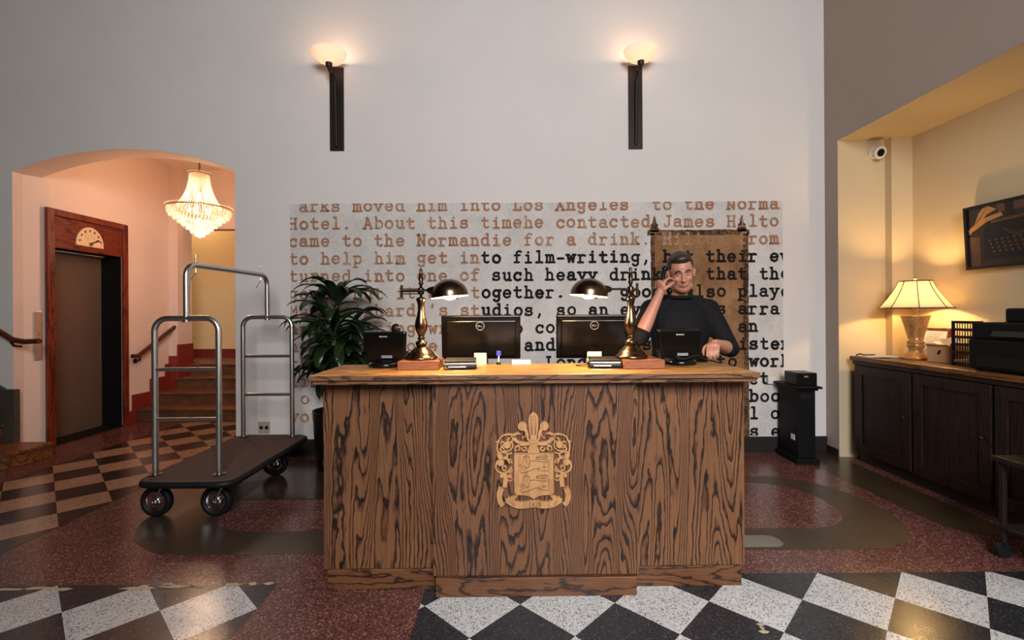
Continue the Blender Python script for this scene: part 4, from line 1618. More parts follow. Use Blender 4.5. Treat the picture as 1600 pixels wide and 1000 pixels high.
p = on_top(718, 578)
terminal(p.x, p.y + 0.05, math.radians(3), 'small black card terminal right of the wood block under the double-bracket lamp')
p = on_top(947, 576)
terminal(p.x, p.y + 0.05, math.radians(-4), 'small black card terminal left of the wood block nearer the man')
# lamp flex running to the first terminal
mb = MB()
pa = [(-0.405, 2.46, TOP + 0.10), (-0.36, 2.42, TOP + 0.06), (-0.33, 2.40, TOP + 0.008), (-0.29, 2.39, TOP + 0.006)]
mb.tube(fillet(pa, 0.03, 6), 0.003, 6)
tag(mb.build('lamp_cord', M['brass_dark']), 'thin lamp cord running down from the lamp base to the counter', 'cord')
mb = MB()
p = on_top(905, 572)
pa = [p + Vector((0.05, 0.03, 0.004)), p + Vector((0.0, 0.02, 0.004)), p + Vector((-0.03, -0.01, 0.004)), p + Vector((0.02, -0.04, 0.004)), p + Vector((0.06, -0.045, 0.006))]
mb.tube(fillet(pa, 0.03, 6), 0.002, 6)
tag(mb.build('terminal_cord', M['black']), 'thin black cord looped on the counter beside the card terminal', 'cord')

# notes and pen
def standing_card(x0, x1, yt, yb, d, mat, name, label, tilt=8):
    a, b = P(x0, yb, d), P(x1, yb, d)
    h = (yb - yt) * d / F
    w = (b - a).length
    mb = MB()
    mb.prism([(-w / 2, 0, 0), (w / 2, 0, 0), (w / 2, 0, h), (-w / 2, 0, h)], (0, 0.002, 0))
    mb.prism([(-w / 2, 0.0, h), (w / 2, 0.0, h), (w / 2, 0.035, 0), (-w / 2, 0.035, 0)], (0, 0.002, 0))
    o = mb.build(name, mat)
    o.location = ((a.x + b.x) / 2, d, TOP + 0.0005)
    return tag(o, label, 'card')


standing_card(741, 760, 553, 571, 2.66, M['yellow_note'], 'note_card', 'pale yellow note card behind the card terminal near the monitor')
standing_card(800, 829, 564, 571, 2.66, M['paper'], 'name_card', 'small white folded card standing at the middle of the counter')
standing_card(918, 940, 552, 571, 2.66, M['yellow_note'], 'note_card', 'pale yellow note card behind the card terminal near the man')
pen = thing('pen', 'blue-capped pen standing at the rear of the counter by the monitor', 'pen', (P(779, 571, 2.66).x, 2.66, TOP + 0.0005))
mb = MB()
mb.cyl((0, 0, 0.012), (0.002, 0.0, 0.052), 0.004, n=10)
mb.build('barrel', M['white_plastic'], pen)
mb = MB()
mb.box2((-0.012, -0.006, 0.048), (0.014, 0.006, 0.076))
mb.build('cap', plain('blue_plastic', lin(50, 60, 170), 0.4), pen, bevel=0.003)
mb = MB()
mb.lathe([(0.0, 0), (0.014, 0), (0.012, 0.012), (0.004, 0.014), (0.0, 0.014)], n=16)
mb.build('holder', M['black'], pen)

# ================================================================== POTTED PLANT
pt = thing('potted_plant', 'leafy dark green corn plant in a black planter behind the desk', 'plant', (-1.55, 4.22, 0))
mb = MB()
mb.lathe([(0.0, 0.0), (0.15, 0.0), (0.17, 0.02), (0.19, 0.30), (0.20, 0.50), (0.205, 0.52), (0.19, 0.52), (0.18, 0.48), (0.0, 0.48)], n=36)
mb.build('planter', M['black'], pt)
mb = MB()
mb.lathe([(0.0, 0.484), (0.178, 0.484)], n=24)
mb.build('soil', plain('dark_soil', lin(40, 28, 20), 0.95, bump=0.6, scale=60), pt)
stems = [((0.0, 0.0), (0.01, -0.01, 1.50)), ((0.05, 0.03), (0.13, 0.05, 1.28)), ((-0.05, 0.02), (-0.10, 0.03, 1.38)), ((0.02, -0.05), (0.03, -0.12, 1.16))]
mb = MB()
for (bx, by), (tx, ty, tz) in stems:
    mb.tube([(bx, by, 0.48), (bx * .6 + tx * .4, by * .6 + ty * .4, 0.9), (tx, ty, tz)], 0.018, 8, radii=[0.022, 0.019, 0.012])
mb.build('stem', plain('cane_bark', lin(84, 70, 44), 0.8), pt)
lf = MB()
gr = random.Random(21)
def leaf(base, az, elev, length, width, droop):
    n_ = 11
    dirh = Vector((math.cos(az), math.sin(az), 0))
    side = Vector((-math.sin(az), math.cos(az), 0))
    pos = Vector(base)
    e = elev
    vs = []
    tw = gr.uniform(-.35, .35)
    for i in range(n_ + 1):
        f = i / n_
        w = width * (math.sin(PI * min(1, f * 0.86 + 0.10)) ** 0.75) * (1 if f < .97 else .15)
        up = (dirh * -math.sin(e) + Vector((0, 0, math.cos(e))))
        sd = (side * math.cos(tw * f) + up * math.sin(tw * f))
        fold = 0.18 * w
        wav = 0.05 * w * math.sin(f * 16 + az)
        vs += [pos + sd * w / 2 + up * (fold + wav), pos, pos - sd * w / 2 + up * (fold - wav)]
        step = length / n_
        pos = pos + (dirh * math.cos(e) + Vector((0, 0, math.sin(e)))) * step
        e -= droop / n_ * (0.5 + 1.1 * f)
    fs = []
    for i in range(n_):
        for k in range(2):
            a_ = i * 3 + k
            fs.append((a_, a_ + 1, a_ + 4, a_ + 3))
    if any(v.y > 0.37 or (v.x < -0.27 and v.y < -0.06) for v in vs):
        return False      # would grow through the wall or the cart
    lf.add(vs, fs, 0, True)
    return True


for (bx, by), (tx, ty, tz) in stems:
    zmin = 0.66
    cnt = 50 if tz > 1.45 else 36
    for k in range(cnt):
        f = gr.random() ** 0.75
        z = zmin + (tz - zmin) * f
        q_ = (z - 0.48) / (tz - 0.48)
        b_ = (bx + (tx - bx) * q_, by + (ty - by) * q_, z)
        az = gr.uniform(0, 2 * PI) if gr.random() < .4 else gr.choice((0, PI)) + gr.uniform(-.9, .9)
        elev = gr.uniform(0.25, 1.0) if f < 0.85 else gr.uniform(0.7, 1.35)
        leaf(b_, az, elev, gr.uniform(0.32, 0.52), gr.uniform(0.070, 0.102), gr.uniform(1.3, 2.5))
for az, el_, ln in ((3.0, 0.95, 0.52), (2.7, 0.8, 0.46), (0.15, 0.8, 0.52), (6.0, 0.75, 0.50), (1.6, 1.3, 0.40), (4.6, 1.35, 0.36), (4.2, 1.0, 0.42), (5.3, 0.9, 0.45)):
    leaf((0.01, -0.01, 1.46), az, el_, ln, 0.07, 1.9)
for z, az, el_, ln in ((0.85, 0.1, 0.7, 0.5), (0.95, 6.1, 0.7, 0.5), (0.8, 3.3, 0.6, 0.42), (1.0, 3.2, 0.7, 0.48), (0.9, 5.6, 0.6, 0.45), (1.05, 0.3, 0.8, 0.48)):
    leaf((0.02, -0.02, z), az, el_, ln, 0.07, 2.1)
lo = lf.build('foliage', M['leaf'], pt)
so = lo.modifiers.new('thick', 'SOLIDIFY')
so.thickness = 0.0015

# wall outlet
ou = thing('wall_outlet', 'cream double wall outlet low on the back wall behind the luggage cart', 'outlet', P(413, 668, WY) )
mb = MB()
mb.box2((-0.058, -0.006, -0.058), (0.058, 0, 0.058))
mb.build('cover_plate', plain('aged_cream_plastic', lin(176, 164, 146), 0.5), ou, bevel=0.003)
mb = MB()
for sx_ in (-0.026, 0.026):
    mb.lathe([(0.0, 0), (0.017, 0), (0.017, 0.004), (0.0, 0.004)], (sx_, -0.005, 0), 20, M=Matrix.Rotation(PI / 2, 3, 'X'))
    mb.build('socket', M['black'], ou)
    mb = MB()

# ================================================================== PEDESTAL AND BOX BY THE CORNER
pd = thing('pedestal_cabinet', 'narrow black pedestal cabinet standing before the back wall corner', 'pedestal', (2.60, 4.24, 0), rz=math.radians(-2))
mb = MB()
mb.box2((0.0, 0.0, 0.05), (0.155, 0.32, 0.66))
mb.build('body', M['black_matte'], pd, bevel=0.004)
mb = MB()
mb.box2((-0.025, -0.03, 0.0), (0.175, 0.335, 0.05))
mb.build('base', M['black_matte'], pd, bevel=0.006)
mb = MB()
mb.box2((-0.02, -0.02, 0.66), (0.172, 0.335, 0.68))
mb.box2((-0.045, -0.045, 0.68), (0.195, 0.35, 0.70))
mb.build('cornice', M['black_matte'], pd, bevel=0.005)
mb = MB()
mb.box2((0.03, -0.003, 0.585), (0.12, 0.001, 0.625))
mb.build('label_holder', M['bronze'], pd, bevel=0.002)
mb = MB()
mb.box2((-0.003, 0.05, 0.20), (0.001, 0.11, 0.25))
mb.build('sticker', M['paper'], pd)
bx = thing('black_box', 'small black box with a metal tag on top of the pedestal cabinet', 'box', (2.60, 4.26, 0.7005), rz=math.radians(-2))
mb = MB()
mb.box2((0.0, 0, 0), (0.185, 0.20, 0.115))
mb.build('body', M['black'], bx, bevel=0.005)
mb = MB()
mb.box2((0.07, -0.003, 0.075), (0.105, 0.001, 0.09))
mb.build('tag_plate', M['silver'], bx, bevel=0.001)
sm = MB()
sm.box2((0, 0, 0), (0.07, 0.03, 0.07))
so_ = sm.build('white_socket_box', M['white_plastic'], bevel=0.004)
so_.location = (2.52, 4.575, 0.67)
tag(so_, 'small grey-white box on the back wall beside the pedestal', 'box')

# ================================================================== OFFICE CABINET IN THE NICHE
CT = 0.96
FX = 3.17
cab = thing('office_cabinet', 'long dark wood cabinet running along the lit niche', 'cabinet', (FX, 0, 0))
CN, CE = 0.6, 4.335      # near and far end of the run
mb = MB()
mb.box2((0.02, CN, 0.09), (NX - FX - 0.004, CE, 0.905))
mb.build('carcass', M['dark_wood'], cab)
mb = MB()
mb.box2((0.05, CN, 0.0), (NX - FX - 0.01, CE - 0.02, 0.09))
mb.build('plinth', M['base_dark'], cab)
mb = MB()
mb.box2((-0.02, CN, 0.92), (NX - FX - 0.003, CE + 0.02, CT))
mb.build('worktop', M['dark_wood_top'], cab, bevel=0.006)
mb = MB()
mb.box2((-0.008, CN, 0.885), (0.03, CE, 0.92))
mb.build('cornice', M['dark_wood'], cab, bevel=0.006)
k = CE - 0.02
widths = [0.62, 0.62, 0.62, 0.62, 0.62, 0.55]
for w_ in widths:
    a_, b_ = k - w_ + 0.012, k - 0.012
    d_ = MB()
    d_.box2((0.0, a_, 0.10), (0.02, b_, 0.88))
    dd = d_.build('door', M['dark_wood'], cab, bevel=0.003)
    e_ = MB()
    for za, zb, ya, yb in ((0.10, 0.18, a_, b_), (0.80, 0.88, a_, b_), (0.18, 0.80, a_, a_ + 0.08), (0.18, 0.80, b_ - 0.08, b_)):
        e_.box2((-0.012, ya, za), (0.0, yb, zb))
    e_.build('door_frame', M['dark_wood'], dd, bevel=0.003)
    e_ = MB()
    e_.ell((-0.024, a_ + 0.05, 0.52), 0.012)
    e_.build('knob', M['bronze'], dd)
    k -= w_

# table lamp
tl = thing('table_lamp', 'lit table lamp with cream bell shade on the office cabinet', 'table lamp', (3.475, 4.02, CT + 0.0005))
mb = MB()
mb.lathe([(0.0, 0), (0.098, 0), (0.104, 0.010), (0.098, 0.022), (0.088, 0.026), (0.086, 0.036), (0.070, 0.042), (0.052, 0.060), (0.047, 0.085), (0.062, 0.110), (0.064, 0.120), (0.052, 0.128), (0.064, 0.138), (0.062, 0.150), (0.050, 0.158),
          (0.058, 0.20), (0.075, 0.27), (0.098, 0.36), (0.104, 0.372), (0.0, 0.372)], n=40)
mb.build('base', plain('mottled_tan_ceramic', lin(176, 128, 76), 0.3, 0.2, var=0.35, scale=40), tl)
mb = MB()
mb.cyl((0, 0, 0.37), (0, 0, 0.46), 0.014)
mb.cyl((0, 0, 0.42), (0, 0, 0.46), 0.022)
mb.cyl((0, 0, 0.46), (0, 0, 0.685), 0.003, n=8)
mb.build('neck', M['gold'], tl)
mb = MB()
mb.ell((0, 0, 0.51), (0.03, 0.03, 0.045))
mb.build('bulb', M['bulb'], tl)
sp = [(0.250, 0.435), (0.225, 0.463), (0.192, 0.51), (0.160, 0.56), (0.132, 0.61), (0.110, 0.665)]
mb = MB()
mb.lathe(sp, n=48, closed_ends=False)
so = mb.build('shade', M['shade'], tl)
sd = so.modifiers.new('thick', 'SOLIDIFY')
sd.thickness = 0.002
mb = MB()
for r, z in (sp[0], sp[-1]):
    mb.tube([((r + 0.002) * math.cos(t), (r + 0.002) * math.sin(t), z) for t in [2 * PI * k_ / 48 for k_ in range(48)]], 0.0045, 6, closed=True)
for k_ in range(8):
    t = 2 * PI * (k_ + 0.22) / 8
    mb.tube([((r + 0.002) * math.cos(t), (r + 0.002) * math.sin(t), z) for r, z in sp], 0.0032, 6)
mb.build('shade_trim', M['brass_dark'], tl)
mb = MB()
mb.lathe([(0.0, 0.675), (0.012, 0.68), (0.016, 0.69), (0.006, 0.70), (0.0, 0.702)], n=16)
mb.tube([(-0.11, 0, 0.665), (0, 0, 0.672), (0.11, 0, 0.665)], 0.003, 6)
mb.build('finial', M['gold'], tl)
point_light('table_lamp_light', (0, 0, 0.56), 25, lin(255, 206, 136)[:3], 0.03, tl)

# framed certificate leaning on the wall
ct = thing('framed_certificate', 'framed certificate with lines of text leaning behind the table lamp', 'frame', (3.66, 4.10, CT + 0.0005), rot=(0, math.radians(9), 0))
mb = MB()
w2, h2 = 0.165, 0.265
for a_, b_ in (((-w2, 0), (w2, 0.022)), ((-w2, h2 - 0.022), (w2, h2)), ((-w2, 0.022), (-w2 + 0.022, h2 - 0.022)), ((w2 - 0.022, 0.022), (w2, h2 - 0.022))):
    mb.box2((-0.010, a_[0], a_[1]), (0.010, b_[0], b_[1]))
mb.build('frame_border', M['mahog'], ct, bevel=0.003)
mb = MB()
mb.box2((-0.002, -w2 + 0.02, 0.02), (0.006, w2 - 0.02, h2 - 0.02))
mb.build('sheet', M['paper'], ct)
mb = MB()
for i in range(11):
    mb.box2((-0.003, -0.11 + 0.02 * (i % 3), 0.222 - i * 0.016), (-0.002, 0.11 - 0.03 * ((i * 7) % 3), 0.225 - i * 0.016))
mb.build('printed_lines', M['etch'], ct)

# cardboard box with open flaps
cb = thing('cardboard_box', 'small open cardboard box with papers on the office cabinet', 'box', (3.485, 3.74, CT + 0.0005), rz=math.radians(8))
card = plain('tan_cardboard', lin(206, 160, 116), 0.8, var=0.08)
mb = MB()
W, D_, Z = 0.085, 0.085, 0.125
for a_, b_ in (((-W, -D_, 0), (W, D_, 0.004)), ((-W, -D_, 0), (-W + 0.004, D_, Z)), ((W - 0.004, -D_, 0), (W, D_, Z)), ((-W, -D_, 0), (W, -D_ + 0.004, Z)), ((-W, D_ - 0.004, 0), (W, D_, Z))):
    mb.box2(a_, b_)
mb.build('body', card, cb)
mb = MB()
mb.prism([(-W, -D_, Z), (-W, D_, Z), (-W - 0.02, D_, Z + 0.02), (-W - 0.02, -D_, Z + 0.02)], (0.003, 0, 0.002))
mb.prism([(-W, -D_, Z), (W, -D_, Z), (W, -D_ - 0.01, Z + 0.03), (-W, -D_ - 0.01, Z + 0.03)], (0, 0.003, 0.002))
mb.build('flap', card, cb)
mb = MB()
mb.prism([(-0.07, -0.06, Z - 0.01), (0.075, -0.06, Z + 0.01), (0.075, 0.0, Z + 0.075), (-0.07, 0.0, Z + 0.05)], (0, 0.004, 0.004))
mb.prism([(-0.06, -0.04, Z - 0.01), (0.07, -0.04, Z + 0.0), (0.07, 0.06, Z + 0.05), (-0.06, 0.06, Z + 0.03)], (0, 0.004, 0.004))
mb.build('papers', M['paper'], cb)
mb = MB()
mb.prism([(-0.0865, -0.01, 0.065), (-0.0865, -0.025, 0.10), (-0.0865, -0.006, 0.10), (-0.0865, 0.008, 0.065)], (-0.001, 0, 0))
mb.build('handle_hole', M['black_matte'], cb)

# black mesh file rack
rk = thing('document_rack', 'black slatted document rack standing between cardboard box and printer', 'rack', (3.455, 3.47, CT + 0.0005))
mb = MB()
for x in (-0.10, 0.12):
    for y in (-0.085, 0.085):
        mb.box2((x - 0.006, y - 0.006, 0), (x + 0.006, y + 0.006, 0.33))
for z in (0.03, 0.10, 0.16, 0.215, 0.27, 0.325):
    mb.box2((-0.106, -0.091, z - 0.010), (-0.094, 0.091, z + 0.010))
    mb.box2((-0.106, 0.079, z - 0.006), (0.126, 0.091, z + 0.006))
mb.build('frame', M['black'], rk)
mb = MB()
for i in range(8):
    y = -0.07 + i * 0.02
    mb.box2((-0.102, y - 0.002, 0.0), (-0.098, y + 0.002, 0.33))
mb.build('bars', M['black'], rk)
for i, z in enumerate((0.025, 0.10, 0.16)):
    mb = MB()
    mb.box2((-0.094, -0.08, z), (0.11, 0.078, z + 0.004))
    mb.build('shelf', M['black'], rk)
mb = MB()
for i in range(3):
    mb.box2((-0.11 + i * 0.004, -0.075, 0.032 + i * 0.005), (0.10, 0.07, 0.035 + i * 0.005))
mb.build('paper_stack', M['paper'], rk)

# printer
pr = thing('printer', 'large black multifunction printer on the office cabinet at the right edge', 'printer', (3.20, 3.28, CT + 0.0005))
mb = MB()
mb.box2((0.0, -0.62, 0.012), (0.46, 0.0, 0.215))
mb.build('body', M['black_matte'], pr, bevel=0.010)
mb = MB()
mb.box2((0.01, -0.61, 0.215), (0.45, -0.012, 0.33))
mb.build('scanner', M['black_matte'], pr, bevel=0.012)
mb = MB()
mb.box2((0.14, -0.57, 0.33), (0.44, -0.11, 0.425))
mb.build('document_feeder', M['black_matte'], pr, bevel=0.014)
mb = MB()
mb.box2((-0.006, -0.56, 0.03), (0.002, -0.06, 0.10))
mb.build('paper_tray', M['black'], pr, bevel=0.003)
mb = MB()
mb.box2((-0.007, -0.42, 0.018), (0.0, -0.38, 0.028))
mb.build('indicator', M['silver'], pr)
mb = MB()
mb.prism([(-0.012, -0.45, 0.24), (-0.012, -0.16, 0.24), (0.02, -0.16, 0.29), (0.02, -0.45, 0.29)], (0.01, 0, 0.004))
mb.build('control_panel', M['black_gloss'], pr)
for x, y in ((0.04, -0.58), (0.42, -0.58), (0.04, -0.04), (0.42, -0.04)):
    mb = MB()
    mb.cyl((x, y, 0), (x, y, 0.014), 0.018, n=12)
    mb.build('foot', M['rubber'], pr)

# loose papers and a cord at the far end of the worktop
mb = MB()
for i in range(4):
    a = 0.12 * i - .2
    mb.box((0.01 * i, -0.01 * i, 0.0015 + 0.003 * i), (0.21, 0.15, 0.002), rot=(0, 0, a))
o = mb.build('loose_papers', M['paper'])
o.location = (3.30, 4.21, CT + 0.001)
tag(o, 'few loose white papers lying at the far end of the office cabinet', 'papers')
mb = MB()
mb.tube(fillet([(3.17, 4.30, CT + .008), (3.20, 4.28, CT + .03), (3.23, 4.30, CT + .012), (3.30, 4.24, CT + .018)], 0.02, 5), 0.006, 6)
tag(mb.build('power_cable', M['rubber']), 'short black cord curled on the far corner of the office cabinet', 'cable')

# framed typewriter photograph
fp = thing('framed_picture', 'black-framed dark photograph of a typewriter on the niche wall', 'picture', (NX - 0.012, 3.81, 1.70), rot=(0, math.radians(-3), 0))
Lp, Hp = 0.80, 0.50
mb = MB()
for a_, b_ in (((-Lp, 0), (0, 0.022)), ((-Lp, Hp - 0.022), (0, Hp)), ((-Lp, 0.022), (-Lp + 0.022, Hp - 0.022)), ((-0.022, 0.022), (0, Hp - 0.022))):
    mb.box2((-0.034, a_[0], a_[1]), (0.002, b_[0], b_[1]))
mb.build('frame_border', M['black'], fp, bevel=0.003)
pic = MB()
x_ = -0.018
pcol = [plain('photo_dark_brown', lin(40, 27, 18), 0.25), plain('photo_tan', lin(168, 118, 66), 0.25), plain('photo_black', lin(18, 12, 9), 0.25), plain('photo_brown', lin(86, 58, 36), 0.25)]
pic.box2((x_, -Lp + 0.02, 0.02), (x_ + 0.006, -0.02, Hp - 0.02), 0)
def py(u, v, mi, lift=0.0006):
    pass
def pq(pts, mi, lift):
    # picture coordinates: u 0 (far end) .. 1 (near end), v 0 bottom .. 1 top
    pic.poly([(x_ - lift, -0.022 - u * (Lp - 0.044), 0.022 + v * (Hp - 0.044)) for u, v in pts], mi)
pq([(0.0, 0.60), (0.10, 0.70), (0.20, 0.86), (0.30, 0.92), (0.22, 1.0), (0.16, 0.98), (0.12, 0.90), (0.02, 0.55)], 1, 0.0006)
pq([(0.02, 0.58), (0.2, 0.74), (0.36, 0.80), (0.34, 0.86), (0.14, 0.80), (0.0, 0.64)], 1, 0.0008)
pq([(0.32, 0.86), (1, 0.86), (1, 1), (0.30, 1)], 3, 0.0006)
pq([(0.38, 0.78), (0.46, 0.78), (0.46, 1), (0.38, 1)], 2, 0.001)
pq([(0.16, 0.1), (1, 0.1), (1, 0.78), (0.22, 0.74), (0.16, 0.6)], 2, 0.0011)
pq([(0.24, 0.70), (1, 0.76), (1, 0.80), (0.24, 0.745)], 3, 0.0014)
pq([(0.0, 0.0), (0.12, 0.0), (0.12, 0.5), (0.0, 0.52)], 3, 0.0007)
for k_ in range(3):
    q_ = [(0.34 + 0.30 * t, 0.60 - (0.10 + 0.03 * k_) * math.sin(PI * t)) for t in [i / 10 for i in range(11)]]
    for (a_, b_), (c_, d_) in zip(q_, q_[1:]):
        pq([(a_, b_), (c_, d_), (c_, d_ + 0.010), (a_, b_ + 0.010)], 3, 0.0016)
pic.build('photograph', pcol, fp)
mb = MB()
for r in range(4):
    for c_ in range(13):
        u = 0.22 + c_ * 0.058 + r * 0.012
        v = 0.42 - r * 0.065
        y_, z_ = -0.022 - u * (Lp - 0.044), 0.022 + v * (Hp - 0.044)
        mb.cyl((x_ - 0.0022, y_, z_), (x_ - 0.0012, y_, z_), 0.010, n=10)
mb.build('printed_keys', pcol[3], fp)

# security camera
sc_ = thing('security_camera', 'white round security camera high on the end wall of the niche', 'camera', P(1364, 240, EY - 0.003))
mb = MB()
mb.cyl((0, 0, 0.0), (0, -0.03, 0.0), 0.055)
mb.build('mount', M['white_plastic'], sc_, bevel=0.004)
mb = MB()
mb.cyl((0, -0.03, 0), (0.005, -0.085, -0.02), 0.046, 0.058, n=28)
mb.build('housing', M['white_plastic'], sc_, bevel=0.006)
mb = MB()
mb.cyl((0.005, -0.083, -0.0195), (0.0055, -0.090, -0.022), 0.034, n=28)
mb.build('lens', M['black_gloss'], sc_)

# utility trolley at the right edge, with a black tray on it
ut = thing('utility_trolley', 'dark metal trolley on casters at the right edge of the floor', 'trolley', (2.735, 2.15, 0))
mb = MB()
for x in (0.0, 0.30):
    for y in (0.0, 0.46):
        mb.box2((x - 0.012, y - 0.012, 0.085), (x + 0.012, y + 0.012, 0.545))
        mb.build('post', M['bronze'], ut, bevel=0.002)
        mb = MB()
mb.box2((-0.03, -0.03, 0.53), (0.33, 0.49, 0.56))
mb.build('top_shelf', M['bronze'], ut, bevel=0.004)
mb = MB()
mb.box2((-0.014, -0.014, 0.16), (0.314, 0.474, 0.18))
mb.build('lower_shelf', M['bronze'], ut, bevel=0.004)
for x in (0.0, 0.30):
    for y in (0.0, 0.46):
        mb = MB()
        mb.cyl((x, y - 0.012, 0.042), (x, y + 0.012, 0.042), 0.0415, n=24)
        mb.box2((x - 0.012, y - 0.018, 0.06), (x + 0.012, y + 0.018, 0.09))
        mb.build('caster', M['rubber'], ut)
tv = MB()
tv.lathe([(0.0, 0.0), (0.12, 0.0), (0.145, 0.03), (0.155, 0.07), (0.16, 0.075), (0.15, 0.07), (0.135, 0.035), (0.11, 0.012), (0.0, 0.010)], n=32)
o = tv.build('black_bowl', M['black'])
o.location = (2.90, 2.40, 0.5605)
tag(o, 'shallow black bowl on top of the dark trolley', 'bowl')

# ================================================================== PERSON
def bake(o, voxel=0.008, smooth=6):
    """fuse overlapping pieces of one body into a single smooth skin"""
    rm = o.modifiers.new('fuse', 'REMESH')
    rm.mode = 'VOXEL'
    rm.voxel_size = voxel
    sm_ = o.modifiers.new('smooth', 'SMOOTH')
    sm_.iterations = smooth
    sm_.factor = 0.5
    dg = bpy.context.evaluated_depsgraph_get()
    dg.update()
    me = bpy.data.meshes.new_from_object(o.evaluated_get(dg))
    o.modifiers.clear()
    old = o.data
    mats = [m_ for m_ in old.materials]
    o.data = me
    me.materials.clear()
    for m_ in mats:
        me.materials.append(m_)
    for p_ in me.polygons:
        p_.use_smooth = True
    return o


man = thing('person', 'man in a black shirt behind the desk holding a phone to his ear', 'person', (1.135, 3.12, 0))
PO = Vector((1.135, 3.12, 0))
HC = Vector((-0.005, -0.04, 1.625))        # middle of the head
HRot = Euler((math.radians(14), math.radians(-5), math.radians(-12))).to_matrix()   # bowed and turned a little


def hd(x, y, z):
    return HC + HRot @ Vector((x, y, z))


def ellh(mb_, x, y, z, r, n=20, m=14):
    mb_.ell(hd(x, y, z), r, n, m, rot=tuple(HRot.to_euler()))


b = MB()
ellh(b, 0, 0.018, 0.030, (0.078, 0.098, 0.098))       # skull
ellh(b, 0, -0.020, -0.030, (0.066, 0.070, 0.090))     # face
ellh(b, 0, -0.045, -0.088, (0.042, 0.040, 0.036))     # chin
ellh(b, 0.03, -0.02, -0.075, (0.034, 0.05, 0.04))
ellh(b, -0.03, -0.02, -0.075, (0.034, 0.05, 0.04))
ellh(b, 0, -0.080, 0.028, (0.050, 0.016, 0.014))      # brow ridge
ellh(b, 0, -0.092, -0.014, (0.011, 0.016, 0.030))     # nose
ellh(b, 0, -0.104, -0.030, (0.017, 0.014, 0.012))
ellh(b, 0.036, -0.066, -0.022, (0.024, 0.02, 0.02))   # cheeks
ellh(b, -0.036, -0.066, -0.022, (0.024, 0.02, 0.02))
ellh(b, 0, -0.080, -0.060, (0.026, 0.014, 0.014))     # mouth swell
for s_ in (-1, 1):
    ellh(b, s_ * 0.080, 0.012, -0.008, (0.010, 0.020, 0.034))  # ears
    ellh(b, s_ * 0.086, 0.018, 0.006, (0.010, 0.016, 0.018))
# neck, shoulders, trunk
b.tube([hd(0, 0.02, -0.05), Vector((0, 0.02, 1.49)), Vector((0, 0.03, 1.42))], 0.06, 20, radii=[0.055, 0.056, 0.07])
trunk = [(0, 0.02, 0.92), (0, 0.02, 1.02), (0, 0.01, 1.14), (0, 0.01, 1.28), (0, 0.02, 1.37), (0, 0.03, 1.43)]
tr_rx = [0.17, 0.165, 0.165, 0.185, 0.19, 0.10]
tr_ry = [0.11, 0.105, 0.105, 0.115, 0.10, 0.06]


def loft(mb_, cs, rx, ry, n=28, grow=0.0):
    vs = []
    for c_, a_, d_ in zip(cs, rx, ry):
        for k_ in range(n):
            t = 2 * PI * k_ / n
            vs.append(Vector(c_) + Vector(((a_ + grow) * math.cos(t), (d_ + grow) * math.sin(t), 0)))
    m_ = len(cs)
    mb_.add(vs, [(i * n + k_, i * n + (k_ + 1) % n, (i + 1) * n + (k_ + 1) % n, (i + 1) * n + k_) for i in range(m_ - 1) for k_ in range(n)] + [tuple(range(n - 1, -1, -1)), tuple(range((m_ - 1) * n, m_ * n))], 0, True)


loft(b, trunk, tr_rx, tr_ry)
shL, elL, wrL = Vector((-0.185, 0.01, 1.385)), Vector((-0.315, -0.17, 1.215)), Vector((-0.178, -0.135, 1.485))
shR, elR, wrR = Vector((0.195, 0.02, 1.385)), Vector((0.285, -0.10, 1.135)), Vector((0.085, -0.335, 1.185))
for sh, elb, wr in ((shL, elL, wrL), (shR, elR, wrR)):
    b.tube([sh + (sh - elb) * 0.05, sh.lerp(elb, .35), sh.lerp(elb, .75), elb, elb.lerp(wr, .12), elb.lerp(wr, .35), elb.lerp(wr, .7), wr], 0.04, 18,
           radii=[0.055, 0.052, 0.045, 0.041, 0.044, 0.043, 0.034, 0.027])
    b.ell(sh, 0.062)
    b.ell(elb, 0.042)
# legs
for s_ in (-1, 1):
    hip, knee, ank = Vector((s_ * 0.095, 0.02, 0.92)), Vector((s_ * 0.105, 0.0, 0.50)), Vector((s_ * 0.11, 0.03, 0.09))
    b.tube([hip, hip.lerp(knee, .4), knee, knee.lerp(ank, .3), ank], 0.07, 18, radii=[0.088, 0.08, 0.056, 0.055, 0.036])


